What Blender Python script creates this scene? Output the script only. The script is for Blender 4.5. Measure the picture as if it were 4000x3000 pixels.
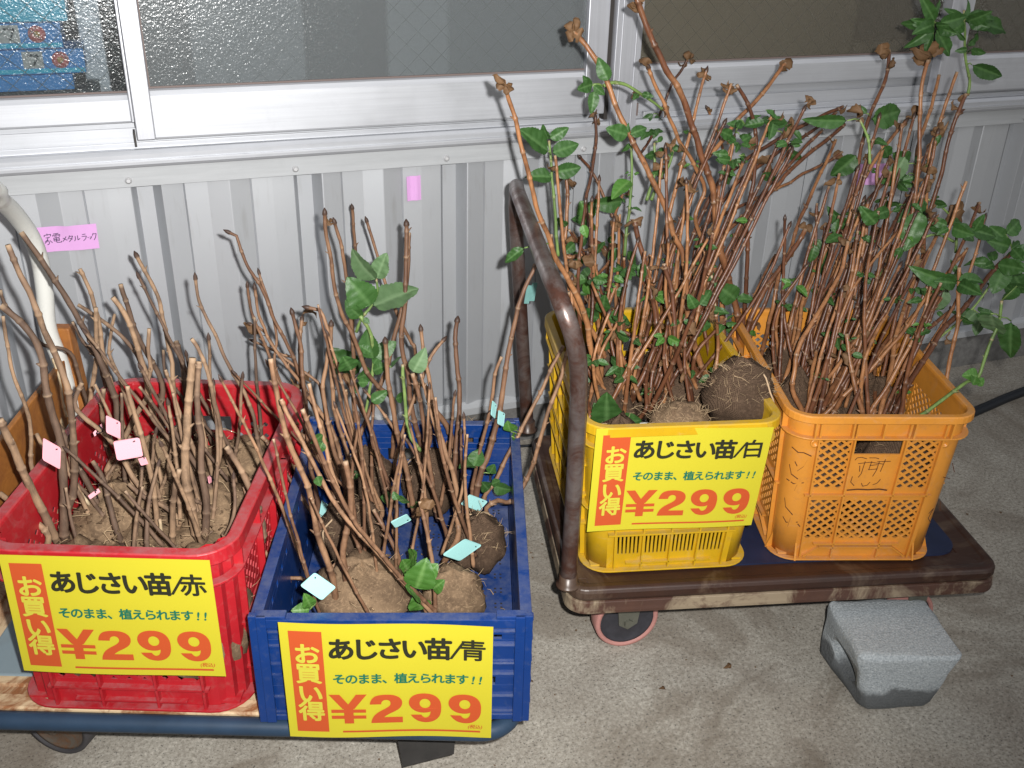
import bpy, math, random
from mathutils import Vector, Matrix, noise
for o in list(bpy.data.objects): bpy.data.objects.remove(o)
SC = bpy.context.scene
COL = SC.collection
R = math.radians
# ------------------------------------------------------------------ camera
F, G = 3900.0, 1.315            # focal length in photo pixels, eye height in metres
PITCH, YAW, ROLL = R(27.1), R(21.1), R(1.5)
cp, sp, cy_, sy_ = math.cos(PITCH), math.sin(PITCH), math.cos(YAW), math.sin(YAW)
FWD = Vector((sy_*cp, cy_*cp, -sp)); RT0 = Vector((cy_, -sy_, 0)); UP0 = RT0.cross(FWD)
RT = RT0*math.cos(ROLL) + UP0*math.sin(ROLL); UP = -RT0*math.sin(ROLL) + UP0*math.cos(ROLL)
CAMP = Vector((0, 0, G))
cam = bpy.data.cameras.new('camera'); cam.sensor_width = 36; cam.lens = 36*F/4000; cam.clip_end = 200; cam.clip_start = .02
co = bpy.data.objects.new('camera', cam); COL.objects.link(co)
co.matrix_world = Matrix((RT, UP, -FWD)).transposed().to_4x4(); co.location = CAMP
SC.camera = co
# ------------------------------------------------------------------ light
w = bpy.data.worlds.new("World"); SC.world = w; w.use_nodes = True
nt = w.node_tree; bg = nt.nodes['Background']
sky = nt.nodes.new('ShaderNodeTexSky'); sky.sky_type = 'NISHITA'; sky.sun_disc = False
sky.sun_elevation = R(38); sky.sun_rotation = R(160)
hs = nt.nodes.new('ShaderNodeHueSaturation'); hs.inputs['Saturation'].default_value = .35
nt.links.new(sky.outputs[0], hs.inputs['Color']); nt.links.new(hs.outputs[0], bg.inputs[0]); bg.inputs[1].default_value = .055
sl = bpy.data.lights.new('overcast_sun', 'SUN'); sl.energy = .22; sl.angle = R(40); sl.color = (1, .96, .9)
so = bpy.data.objects.new('overcast_sun', sl); COL.objects.link(so); so.rotation_euler = (R(52), 0, R(20))
# the photographer's flash, beside the lens
fl = bpy.data.lights.new('camera_flash', 'SPOT'); fl.energy = 240; fl.spot_size = R(100); fl.spot_blend = 1.0; fl.shadow_soft_size = .012; fl.color = (1, .985, .96)
fo = bpy.data.objects.new('camera_flash', fl); COL.objects.link(fo)
fd = (FWD*1.0 - RT*.16 + UP*.17).normalized()
fo.rotation_euler = fd.to_track_quat('-Z', 'Y').to_euler(); fo.location = CAMP + RT*.055 + UP*.04
SC.view_settings.view_transform = 'Standard'; SC.view_settings.look = 'None'; SC.view_settings.exposure = 0; SC.view_settings.gamma = 1
SC.view_settings.use_curve_mapping = False
SC.render.engine = 'CYCLES'
SC.cycles.use_denoising = True; SC.cycles.max_bounces = 8; SC.cycles.diffuse_bounces = 3; SC.cycles.sample_clamp_indirect = 4
SC.cycles.caustics_reflective = False; SC.cycles.caustics_refractive = False
rng = random.Random(7)
# ------------------------------------------------------------------ pixel of the photo -> point in the place
def ray(u, v): return FWD + RT*((u-2000)/F) - UP*((v-1500)/F)
def at_y(u, v, y): d = ray(u, v); return CAMP + d*(y/d.y)
def at_z(u, v, z): d = ray(u, v); return CAMP + d*((z-G)/d.z)
def pixel(P):
    q = Vector(P) - CAMP; d = q.dot(FWD)
    return 2000 + F*q.dot(RT)/d, 1500 - F*q.dot(UP)/d
CR = {'A': (0, 900, .7234), 'B': (900, 800, .7234), 'C': (1900, 900, .7234), 'D': (2800, 900, .7233), 'E': (1200, 0, .6329),
      'F': (2600, 0, .6329), 'G': (2300, 150, .4521), 'H': (900, 2200, .5877), 'P': (0, 0, 1.0)}
def pts(s):
    """'C 10,20 30,40 D 5,6' -> photo pixels; the letter names the enlarged crop the numbers were read from"""
    out = []; c = CR['P']
    for t in s.split():
        if t in CR: c = CR[t]; continue
        a, b = t.split(','); out.append((c[0]+float(a)*c[2], c[1]+float(b)*c[2]))
    return out
# ------------------------------------------------------------------ materials
class NT:
    def __init__(s, name):
        s.m = bpy.data.materials.new(name); s.m.use_nodes = True; s.t = s.m.node_tree; s.b = s.t.nodes['Principled BSDF']; s.out = s.t.nodes['Material Output']
        s.co = None
    def n(s, ty, **kw):
        x = s.t.nodes.new(ty)
        for k, v in kw.items(): setattr(x, k, v)
        return x
    def l(s, a, b): s.t.links.new(a, b)
    def coord(s, obj=True):
        if s.co is None:
            s.co = s.n('ShaderNodeTexCoord')
        return s.co.outputs['Object' if obj else 'Generated']
    def noise(s, scale, detail=4, rough=.6, dist=0, stretch=None):
        x = s.n('ShaderNodeTexNoise'); x.inputs['Scale'].default_value = scale; x.inputs['Detail'].default_value = detail
        x.inputs['Roughness'].default_value = rough; x.inputs['Distortion'].default_value = dist
        src = s.coord()
        if stretch:
            mp = s.n('ShaderNodeMapping'); mp.inputs['Scale'].default_value = stretch; s.l(src, mp.inputs[0]); src = mp.outputs[0]
        s.l(src, x.inputs['Vector']); return x.outputs['Fac']
    def ramp(s, fac, stops, interp='LINEAR'):
        x = s.n('ShaderNodeValToRGB'); x.color_ramp.interpolation = interp
        e = x.color_ramp.elements
        while len(e) < len(stops): e.new(.5)
        for i, (p, c) in enumerate(stops):
            e[i].position = p; e[i].color = tuple(c)+(1,) if len(c) == 3 else c
        s.l(fac, x.inputs[0]); return x.outputs[0]
    def mix(s, fac, a, b, mode='MIX'):
        x = s.n('ShaderNodeMix', data_type='RGBA', blend_type=mode)
        for i, v in ((0, fac), (6, a), (7, b)):
            if isinstance(v, (int, float)): x.inputs[i].default_value = v
            elif isinstance(v, tuple): x.inputs[i].default_value = v+(1,) if len(v) == 3 else v
            else: s.l(v, x.inputs[i])
        return x.outputs[2]
    def bump(s, h, strength=.3, dist=.002):
        x = s.n('ShaderNodeBump'); x.inputs['Strength'].default_value = strength; x.inputs['Distance'].default_value = dist
        s.l(h, x.inputs['Height']); s.l(x.outputs[0], s.b.inputs['Normal']); return x
    def set(s, col=None, rough=None, metal=None, spec=None):
        for k, v in (('Base Color', col), ('Roughness', rough), ('Metallic', metal), ('Specular IOR Level', spec)):
            if v is None: continue
            if isinstance(v, (int, float)): s.b.inputs[k].default_value = v
            elif isinstance(v, tuple): s.b.inputs[k].default_value = v+(1,)
            else: s.l(v, s.b.inputs[k])
        return s.m
g3 = lambda v: (v, v, v)
M = {}
def plastic(name, col, dirt=(.30, .22, .16), damt=.5, rough=.38, scuff=1.0, dust=.35):
    t = NT(name)
    n1 = t.noise(9, 5, .65); n2 = t.noise(70, 3, .6); n3 = t.noise(260, 2, .5)
    base = t.mix(t.ramp(n1, [(.35, g3(0)), (.75, g3(1))]), tuple(c*.88 for c in col), tuple(min(1, c*1.06) for c in col))
    d = t.ramp(n2, [(.56, g3(0)), (.80, g3(damt*.6))])
    c = t.mix(d, base, dirt)
    f = t.ramp(t.noise(14, 6, .75, 1.5), [(.55, g3(0)), (.72, g3(damt*.45*scuff))])
    c = t.mix(f, c, tuple(min(1, x*.6+.22) for x in col))
    ge = t.n('ShaderNodeNewGeometry'); sz = t.n('ShaderNodeSeparateXYZ'); t.l(ge.outputs['Normal'], sz.inputs[0]); dn = t.n('ShaderNodeMath', operation='MULTIPLY'); t.l(t.ramp(sz.outputs[2], [(.55, g3(0)), (.95, g3(1))]), dn.inputs[0]); t.l(t.ramp(t.noise(30, 5, .75), [(.35, g3(0)), (.62, g3(dust))]), dn.inputs[1])
    c = t.mix(dn.outputs[0], c, tuple(x*.35+.17 for x in col))
    t.bump(n3, .08, .0006)
    return t.set(c, t.ramp(n1, [(.3, g3(rough*.8)), (.7, g3(rough*1.3))]))
M['yellow'] = plastic('yellow_plastic', (.56, .335, .010), (.30, .20, .05), .55, .33)
M['orange'] = plastic('orange_plastic', (.63, .255, .036), (.30, .14, .06), .55, .35)
M['red'] = plastic('red_plastic', (.40, .013, .020), (.30, .12, .10), .55, .42, .8, .45)
M['blue'] = plastic('blue_plastic', (.005, .034, .165), (.10, .12, .16), .5, .30, .4)
# concrete
t = NT('concrete')
a = t.noise(135, 5, .85); b = t.noise(6, 5, .7, .6); c = t.noise(90, 4, .7); e = t.noise(210, 2, .6)
col = t.ramp(a, [(.30, (.16, .145, .118)), (.43, (.33, .305, .26)), (.56, (.47, .438, .38)), (.71, (.70, .66, .58))])
col = t.mix(t.ramp(b, [(.40, g3(.0)), (.72, g3(.50))]), col, (.17, .138, .108)); col = t.mix(t.ramp(t.noise(2.1, 6, .7, 1.2), [(.50, g3(0)), (.60, g3(.5))]), col, (.17, .135, .10))
sp1 = t.ramp(e, [(.60, g3(0)), (.68, g3(.75))]); col = t.mix(sp1, col, (.055, .050, .046))
v = t.n('ShaderNodeTexVoronoi'); v.inputs['Scale'].default_value = 130; t.l(t.coord(), v.inputs['Vector'])
vm = t.ramp(v.outputs['Distance'], [(.09, g3(1)), (.17, g3(0))]); hv = t.n('ShaderNodeSeparateColor'); t.l(v.outputs['Color'], hv.inputs[0])
vs = t.ramp(hv.outputs[0], [(.72, g3(0)), (.76, g3(1))]); mm = t.mix(1.0, vm, vs, 'MULTIPLY')
pcol = t.ramp(hv.outputs[1], [(.3, (.05, .045, .042)), (.55, (.35, .33, .30)), (.9, (.12, .13, .14))])
col = t.mix(mm, col, pcol)
t.bump(a, .22, .001); M['concrete'] = t.set(col, .9, spec=.2)
t = NT('foundation_concrete'); a = t.noise(60, 5, .7); b = t.noise(3, 4, .6)
col = t.ramp(a, [(.3, (.13, .125, .12)), (.7, (.22, .215, .205))]); col = t.mix(t.ramp(b, [(.4, g3(0)), (.7, g3(.6))]), col, (.10, .095, .085))
t.bump(a, .3, .002); M['found'] = t.set(col, .92, spec=.2)
t = NT('grey_block'); a = t.noise(320, 3, .7); b = t.noise(14, 4, .6)
gz = t.n('ShaderNodeSeparateXYZ'); t.l(t.coord(), gz.inputs[0])
wet = t.n('ShaderNodeMath', operation='MULTIPLY_ADD'); t.l(b, wet.inputs[0]); wet.inputs[1].default_value = .07; zo = t.n('ShaderNodeMath', operation='ADD'); t.l(gz.outputs[2], zo.inputs[0]); zo.inputs[1].default_value = .08; t.l(zo.outputs[0], wet.inputs[2])
col = t.ramp(a, [(.3, (.24, .265, .28)), (.5, (.37, .40, .415)), (.7, (.54, .57, .58))])
col = t.mix(t.ramp(wet.outputs[0], [(.092, g3(.85)), (.104, g3(0))]), col, (.085, .088, .090))
v = t.n('ShaderNodeTexVoronoi'); v.inputs['Scale'].default_value = 240; t.l(t.coord(), v.inputs['Vector'])
t.bump(t.mix(.5, a, v.outputs['Distance']), .6, .0025); M['block'] = t.set(col, .95, spec=.15)
# painted siding
t = NT('grey_siding_paint'); b = t.noise(2.2, 4, .6); s2 = t.noise(55, 3, .6, 0, (1, 1, .12))
col = t.mix(t.ramp(b, [(.3, g3(0)), (.75, g3(1))]), (.46, .475, .50), (.53, .545, .565)); col = t.mix(t.ramp(s2, [(.60, g3(0)), (.78, g3(.30))]), col, (.28, .27, .25))
t.bump(t.noise(500, 2, .5), .05, .0005); M['siding'] = t.set(col, .47, .45)
def alu(name, base, rough, metal, stretch):
    t = NT(name); s1 = t.noise(40, 4, .7, 0, stretch); s2 = t.noise(7, 5, .65)
    col = t.mix(t.ramp(s1, [(.35, g3(0)), (.7, g3(1))]), tuple(x*.86 for x in base), base)
    col = t.mix(t.ramp(s2, [(.58, g3(0)), (.8, g3(.4))]), col, tuple(x*.6 for x in base))
    t.bump(s1, .06, .0004)
    return t.set(col, t.ramp(s2, [(.3, g3(rough)), (.7, g3(rough*1.35))]), metal)
M['alu'] = alu('brushed_aluminium', (.60, .615, .65), .40, .55, (.06, 1, 3)); M['aluv'] = alu('brushed_aluminium_upright', (.58, .59, .63), .38, .6, (3, 1, .06))
M['flash'] = alu('painted_sill_flashing', (.50, .515, .53), .45, .2, (.1, 1, 2))
t = NT('dark_gasket'); M['gasket'] = t.set((.03, .025, .022), .6)
t = NT('brown_gasket'); M['gasketb'] = t.set((.16, .12, .11), .6)
t = NT('screw_steel'); M['screw'] = t.set((.60, .60, .61), .4, .3)
# frosted wired glass: partly clear, partly rough, rippled
def frosted(name, wr, wd, dc=(.53, .57, .585, 1)):
  if 1:
    t = NT(name); t.t.nodes.remove(t.b)
    n1 = t.n('ShaderNodeTexNoise'); n1.inputs['Scale'].default_value = 210; n1.inputs['Detail'].default_value = 2.5; n1.inputs['Roughness'].default_value = .55; t.l(t.coord(), n1.inputs['Vector'])
    bp = t.n('ShaderNodeBump'); bp.inputs['Strength'].default_value = .8; bp.inputs['Distance'].default_value = .0011; t.l(n1.outputs['Fac'], bp.inputs['Height'])
    tr = t.n('ShaderNodeBsdfTransparent'); tr.inputs[0].default_value = (.84, .87, .885, 1)
    rf = t.n('ShaderNodeBsdfRefraction'); rf.inputs['Color'].default_value = (.87, .90, .91, 1); rf.inputs['Roughness'].default_value = .17; rf.inputs['IOR'].default_value = 1.12; t.l(bp.outputs[0], rf.inputs['Normal'])
    gl = t.n('ShaderNodeBsdfGlossy'); gl.inputs['Roughness'].default_value = .16; gl.inputs['Color'].default_value = (.9, .9, .9, 1); t.l(bp.outputs[0], gl.inputs['Normal'])
    fr = t.n('ShaderNodeFresnel'); fr.inputs['IOR'].default_value = 1.5; t.l(bp.outputs[0], fr.inputs['Normal'])
    df = t.n('ShaderNodeBsdfDiffuse'); df.inputs[0].default_value = dc; t.l(bp.outputs[0], df.inputs['Normal'])
    m1 = t.n('ShaderNodeMixShader'); m1.inputs[0].default_value = wr; t.l(tr.outputs[0], m1.inputs[1]); t.l(rf.outputs[0], m1.inputs[2])
    m2 = t.n('ShaderNodeMixShader'); t.l(fr.outputs[0], m2.inputs[0]); t.l(m1.outputs[0], m2.inputs[1]); t.l(gl.outputs[0], m2.inputs[2])
    m3 = t.n('ShaderNodeMixShader'); m3.inputs[0].default_value = wd; t.l(m2.outputs[0], m3.inputs[1]); t.l(df.outputs[0], m3.inputs[2])
    t.l(m3.outputs[0], t.out.inputs[0]); M[name] = t.m
frosted('glass', .60, .16); frosted('glass_b', .30, .03); frosted('glass_c', .62, .13, (.50, .44, .34, 1))
t = NT('glass_wire'); M['wire'] = t.set((.07, .09, .085), .5, .3)
def flat(name, col, rough=.6, spec=.3, metal=0, var=.0, vs=20):
    t = NT(name)
    if var:
        c = t.mix(t.noise(vs, 4, .6), tuple(x*(1-var) for x in col), tuple(min(1, x*(1+var)) for x in col))
    else: c = col
    return t.set(c, rough, metal, spec)
M['room'] = flat('room_wall', (.10, .105, .11)); M['panelw'] = flat('pale_panel', (.84, .87, .90), .5, var=.08, vs=3)
M['paneld'] = flat('dark_panel', (.035, .05, .055), .6, var=.2, vs=4); M['panelt'] = flat('tan_panel', (.74, .60, .42), .6, var=.25, vs=5); M['panelg'] = flat('grey_green_panel', (.34, .36, .37), .6, var=.1, vs=3)
M['boxblue'] = flat('box_print_blue', (.06, .36, .86), .5, var=.15, vs=30); M['boxcyan'] = flat('box_print_cyan', (.04, .66, .94), .5, var=.1, vs=30)
M['boxwhite'] = flat('box_print_white', (.62, .62, .58), .5, var=.1, vs=60); M['boxpink'] = flat('box_print_pink', (.90, .22, .20), .5, var=.1, vs=60); M['boxyel'] = flat('box_print_yellow', (.75, .45, .12), .5)
# rusty steel
def rusty(name, base, rust, dark, lo=.45, hi=.62, rough=.45, metal=.35, scale=9):
    t = NT(name); a = t.noise(scale, 6, .7, .8); b = t.noise(scale*5, 5, .7); c = t.noise(scale*.6, 3, .6)
    r = t.mix(b, rust, dark); col = t.mix(t.ramp(a, [(lo, g3(0)), (hi, g3(1))]), base, r)
    col = t.mix(t.ramp(c, [(.55, g3(0)), (.75, g3(.6))]), col, dark)
    t.bump(b, .22, .001); return t.set(col, t.ramp(a, [(.4, g3(rough)), (.65, g3(min(1, rough*1.5)))]), metal)
M['steel_tube'] = rusty('worn_dark_steel_tube', (.17, .14, .13), (.12, .048, .030), (.050, .030, .026), .38, .60, .28, .5, 16)
M['deck_rust'] = rusty('brown_rusted_deck_edge', (.105, .070, .048), (.052, .020, .011), (.024, .012, .009), .34, .50, .34, .05, 7)
M['plate_rust'] = rusty('orange_rusted_plate', (.42, .165, .035), (.30, .105, .025), (.16, .055, .018), .35, .75, .42, .1, 22)
M['cream_rust'] = rusty('cream_paint_with_rust', (.62, .46, .28), (.36, .14, .045), (.16, .065, .03), .44, .60, .5, 0, 16)
M['white_tube'] = rusty('white_painted_tube', (.66, .66, .62), (.30, .20, .12), (.20, .13, .09), .70, .76, .32, 0, 30)
M['edge_band'] = rusty('cream_band_with_brown_rust', (.30, .235, .16), (.10, .045, .028), (.055, .028, .022), .44, .54, .4, .1, 6)
M['mat_navy'] = flat('navy_rubber_mat', (.012, .019, .052), .5, .4, var=.35, vs=26); M['bumper'] = flat('blue_black_bumper', (.022, .045, .082), .5, .4, var=.5, vs=12)
M['deck_pale'] = rusty('pale_blue_deck_paint', (.21, .27, .30), (.24, .20, .15), (.14, .12, .10), .55, .75, .45, 0, 7)
M['tyre_pink'] = flat('pink_caster_tyre', (.42, .20, .175), .55, var=.2, vs=60); M['pedal'] = flat('dull_black_pedal', (.028, .026, .024), .75, .15, var=.4, vs=40)
M['tyre_grey'] = flat('grey_rubber_tyre', (.055, .052, .055), .6, var=.3, vs=50)
M['hub_dark'] = flat('dark_hub', (.035, .035, .042), .45, var=.5, vs=60); M['fork'] = flat('olive_grey_fork', (.13, .13, .105), .45, .4, .3, .3, 30)
M['hub_rust'] = rusty('rusty_hub', (.12, .10, .08), (.22, .09, .03), (.07, .045, .03), .4, .6, .55, .2, 40)
M['cable'] = flat('black_hose', (.012, .014, .018), .5)
# plant materials (vertex colour "tone": r = pale scars, g = dark bud)
def stemmat(name, c1, c2, c3, rough=.5):
    t = NT(name); a = t.noise(60, 4, .7, 0, (1, 1, .25)); b = t.noise(11, 3, .6)
    oi = t.n('ShaderNodeObjectInfo'); f = t.n('ShaderNodeMath', operation='MULTIPLY_ADD'); t.l(oi.outputs['Random'], f.inputs[0]); f.inputs[1].default_value = .6
    t.l(b, f.inputs[2]); col = t.ramp(f.outputs[0], [(.35, c1), (.75, c2), (1.05, c3)])
    col = t.mix(t.ramp(a, [(.45, g3(0)), (.7, g3(.6))]), col, tuple(x*.4 for x in c1)); col = t.mix(t.ramp(t.noise(26, 4, .7), [(.52, g3(0)), (.68, g3(.55))]), col, tuple(x*.75 for x in c1))
    at = t.n('ShaderNodeAttribute'); at.attribute_name = 'tone'; sc = t.n('ShaderNodeSeparateColor'); t.l(at.outputs['Color'], sc.inputs[0])
    col = t.mix(sc.outputs[0], col, (.36, .25, .16)); col = t.mix(sc.outputs[1], col, (.05, .028, .02))
    t.bump(t.mix(.5, a, t.noise(320, 3, .7, 0, (1, 1, .3))), .6, .0012); return t.set(col, rough, spec=.4)
M['stem_grey'] = stemmat('grey_brown_bark', (.075, .045, .030), (.15, .092, .060), (.33, .21, .125), .75)
M['stem_tan'] = stemmat('tan_brown_bark', (.105, .050, .030), (.20, .105, .058), (.32, .18, .10), .55)
M['stem_red'] = stemmat('reddish_wet_bark', (.070, .026, .014), (.155, .060, .028), (.34, .155, .065), .38)
M['stem_pale'] = stemmat('pale_dead_twig', (.55, .42, .26), (.62, .48, .30), (.66, .52, .34), .7)
M['stem_green'] = stemmat('green_shoot', (.10, .17, .045), (.16, .25, .07), (.22, .32, .10), .45)
def leafmat(name, c1, c2, vein, rough=.42, tw=.25):
    t = NT(name); a = t.noise(45, 4, .6); oi = t.n('ShaderNodeObjectInfo')
    col = t.mix(a, c1, c2); col = t.mix(t.ramp(oi.outputs['Random'], [(0, g3(0)), (1, g3(.45))]), col, tuple(x*.55 for x in c1))
    at = t.n('ShaderNodeAttribute'); at.attribute_name = 'tone'; sc = t.n('ShaderNodeSeparateColor'); t.l(at.outputs['Color'], sc.inputs[0])
    col = t.mix(sc.outputs[0], col, vein); t.bump(a, .3, .001)
    t.set(col, rough, spec=.5)
    tl = t.n('ShaderNodeBsdfTranslucent'); t.l(col, tl.inputs[0]); mx = t.n('ShaderNodeMixShader'); mx.inputs[0].default_value = tw*1.3
    t.l(t.b.outputs[0], mx.inputs[1]); t.l(tl.outputs[0], mx.inputs[2]); t.l(mx.outputs[0], t.out.inputs[0]); return t.m
M['leaf'] = leafmat('green_leaf', (.032, .100, .022), (.085, .20, .050), (.15, .29, .10))
M['leaf_pale'] = leafmat('pale_green_leaf_underside', (.13, .24, .10), (.18, .30, .14), (.28, .42, .22), .6)
M['leaf_light'] = leafmat('fresh_light_green_leaf', (.07, .20, .03), (.11, .27, .05), (.22, .40, .12))
M['leaf_dry'] = leafmat('withered_brown_leaf', (.12, .062, .028), (.24, .13, .055), (.36, .22, .10), .7, .1)
def burlap(name, c1, c2, sc_=520, wv_=.6):
    t = NT(name); wv = t.n('ShaderNodeTexWave'); wv.inputs['Scale'].default_value = sc_/3; wv.inputs['Distortion'].default_value = 2; t.l(t.coord(), wv.inputs['Vector'])
    w2 = t.n('ShaderNodeTexWave', bands_direction='Z'); w2.inputs['Scale'].default_value = sc_/3; w2.inputs['Distortion'].default_value = 2; t.l(t.coord(), w2.inputs['Vector'])
    h = t.mix(.5, wv.outputs['Fac'], w2.outputs['Fac']); a = t.noise(18, 5, .65); f = t.noise(180, 3, .7)
    col = t.mix(t.ramp(a, [(.35, g3(0)), (.7, g3(1))]), c1, c2); col = t.mix(t.ramp(h, [(.25, g3(wv_)), (.55, g3(0))]), col, tuple(x*.4 for x in c1)); col = t.mix(t.ramp(f, [(.5, g3(0)), (.8, g3(.5))]), col, tuple(min(1, x*1.7) for x in c2))
    t.bump(t.mix(.4, h, f), wv_, .002); return t.set(col, .95, spec=.1)
M['burlap'] = burlap('brown_burlap', (.070, .045, .030), (.135, .088, .058), 420, .75); M['burlap_tan'] = burlap('muddy_tan_burlap', (.115, .076, .048), (.28, .19, .115), 520, .3)
M['fibre'] = flat('jute_fibre', (.42, .30, .18), .9); M['twine'] = flat('jute_twine', (.45, .32, .20), .9, var=.2, vs=90)
M['crumb'] = flat('dry_soil', (.13, .085, .052), .95, .1, var=.5, vs=80)
M['tag_pink'] = flat('pink_card', (.74, .33, .38), .5); M['tag_cyan'] = flat('pale_cyan_card', (.34, .64, .62), .45)
M['tag_strap'] = flat('black_strap', (.015, .015, .02), .4)
M['note'] = flat('pink_sticky_paper', (.66, .36, .66), .8, .1, var=.05, vs=40)
M['ink'] = flat('black_marker_ink', (.02, .018, .05), .6)
M['ink_brown'] = flat('dark_marker_ink', (.08, .03, .015), .6)
M['paper'] = flat('yellow_price_card', (.51, .445, .026), .48, .35, var=.03, vs=8); M['p_orange'] = flat('orange_print', (.47, .075, .020), .5)
M['p_black'] = flat('black_print', (.022, .022, .012), .5); M['p_green'] = flat('green_print', (.012, .13, .075), .5); M['p_yellow'] = flat('yellow_print', (.51, .46, .05), .48, .35)
M['tape'] = flat('pale_green_tape', (.16, .33, .31), .5, var=.2, vs=80)
# ------------------------------------------------------------------ mesh helpers
class MB:
    def __init__(s): s.v = []; s.f = []; s.c = []; s.sm = []
    def add(s, vs, fs, col=None, smooth=False):
        b = len(s.v); s.v += [tuple(v) for v in vs]; s.f += [tuple(i+b for i in f) for f in fs]; s.sm += [smooth]*len(fs)
        s.c += (col if isinstance(col, list) else [col or (0, 0, 0)]*len(vs))
    def hexa(s, p):        # 8 points: bottom loop 0-3, top loop 4-7
        s.add(p, [(0, 3, 2, 1), (4, 5, 6, 7), (0, 1, 5, 4), (1, 2, 6, 5), (2, 3, 7, 6), (3, 0, 4, 7)])
    def box(s, x0, x1, y0, y1, z0, z1, M4=None):
        p = [Vector(q) for q in ((x0, y0, z0), (x1, y0, z0), (x1, y1, z0), (x0, y1, z0), (x0, y0, z1), (x1, y0, z1), (x1, y1, z1), (x0, y1, z1))]
        if M4: p = [M4 @ q for q in p]
        s.hexa(p)
    def extrude(s, prof, x0, x1, axis='x', smooth=False):   # closed profile (a,b) swept along an axis
        n = len(prof)
        mk = {'x': lambda a, b, c: (c, a, b), 'y': lambda a, b, c: (a, c, b), 'z': lambda a, b, c: (a, b, c)}[axis]
        s.add([mk(a, b, x0) for a, b in prof]+[mk(a, b, x1) for a, b in prof],
              [(i, (i+1) % n, (i+1) % n+n, i+n) for i in range(n)]+[tuple(range(n))[::-1], tuple(range(n, 2*n))], smooth=smooth)
    def sweep(s, path, prof, smooth=False):   # path: [(x,y,nx,ny,z)], closed; prof: closed [(out,dz)]
        n, m = len(path), len(prof); vs = []
        for x, y, nx, ny, z in path:
            for o_, dz in prof: vs.append((x+nx*o_, y+ny*o_, z+dz))
        s.add(vs, [(i*m+j, ((i+1) % n)*m+j, ((i+1) % n)*m+(j+1) % m, i*m+(j+1) % m) for i in range(n) for j in range(m)], smooth=smooth)
    def tube(s, P, r, n=8, tones=None, cap=True, smooth=True):
        P = [Vector(p) for p in P]; k = len(P); rr = r if isinstance(r, list) else [r]*k; vs = []; cs = []
        T = (P[1]-P[0]).normalized(); a = Vector((0, 0, 1)) if abs(T.z) < .9 else Vector((1, 0, 0)); N = T.cross(a).normalized()
        for i in range(k):
            T = (P[min(i+1, k-1)]-P[max(i-1, 0)])
            if T.length < 1e-9: T = Vector((0, 0, 1))
            T.normalize(); N = (N - T*N.dot(T))
            if N.length < 1e-6: N = T.orthogonal()
            N.normalize(); B = T.cross(N)
            for j in range(n):
                an = 2*math.pi*j/n; vs.append(P[i]+(N*math.cos(an)+B*math.sin(an))*rr[i]); cs.append(tones[i] if tones else (0, 0, 0))
        fs = [(i*n+j, i*n+(j+1) % n, (i+1)*n+(j+1) % n, (i+1)*n+j) for i in range(k-1) for j in range(n)]
        if cap: fs += [tuple(range(n))[::-1], tuple(range((k-1)*n, k*n))]
        s.add(vs, fs, cs, smooth)
    def lathe(s, prof, M4, n=24, smooth=True):    # prof (r,h) open, axis = local z of M4
        k = len(prof); vs = [M4 @ Vector((r_*math.cos(2*math.pi*j/n), r_*math.sin(2*math.pi*j/n), h)) for r_, h in prof for j in range(n)]
        s.add(vs, [(i*n+j, i*n+(j+1) % n, (i+1)*n+(j+1) % n, (i+1)*n+j) for i in range(k-1) for j in range(n)]+[tuple(range(n))[::-1], tuple(range((k-1)*n, k*n))], smooth=smooth)
    def mesh(s, name, mat):
        me = bpy.data.meshes.new(name); me.from_pydata(s.v, [], s.f); me.validate(); me.update()
        if mat: me.materials.append(mat)
        if any(s.sm) and len(me.polygons) == len(s.sm): me.polygons.foreach_set('use_smooth', s.sm)
        if any(c != (0, 0, 0) for c in s.c) and len(s.c) == len(me.vertices):
            a = me.color_attributes.new('tone', 'FLOAT_COLOR', 'POINT'); a.data.foreach_set('color', [x for c in s.c for x in (c[0], c[1], c[2], 1)])
        return me
    def build(s, name, mat, parent=None, world=False, bevel=0):
        if parent is not None and world:
            mi = PM[parent.name].inverted(); s.v = [tuple(mi @ Vector(v)) for v in s.v]
        o = bpy.data.objects.new(name, s.mesh(name, mat)); COL.objects.link(o)
        if parent is not None: o.parent = parent; PM[o.name] = PM[parent.name]
        else: PM[o.name] = Matrix.Identity(4)
        if bevel:
            b = o.modifiers.new('bevel', 'BEVEL'); b.width = bevel; b.segments = 2; b.limit_method = 'ANGLE'; b.angle_limit = R(40)
        return o
PM = {}
def tag(o, label=None, cat=None, group=None, kind=None):
    if label: o['label'] = label
    if cat: o['category'] = cat
    if group: o['group'] = group
    if kind: o['kind'] = kind
    return o
def thing(name, label, cat, loc=(0, 0, 0), rz=0, group=None):
    o = bpy.data.objects.new(name, None); COL.objects.link(o); o.empty_display_size = .05
    o.location = loc; o.rotation_euler = (0, 0, rz); PM[o.name] = Matrix.Translation(loc) @ Matrix.Rotation(rz, 4, 'Z')
    return tag(o, label, cat, group)
def rrect(w_, l_, r_, z, seg=6):
    out = []
    for cx, cy, a0 in ((w_/2-r_, -l_/2+r_, -90), (w_/2-r_, l_/2-r_, 0), (-w_/2+r_, l_/2-r_, 90), (-w_/2+r_, -l_/2+r_, 180)):
        for k in range(seg+1):
            a_ = R(a0+90*k/seg); out.append((cx+r_*math.cos(a_), cy+r_*math.sin(a_), math.cos(a_), math.sin(a_), z))
    return out
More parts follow.
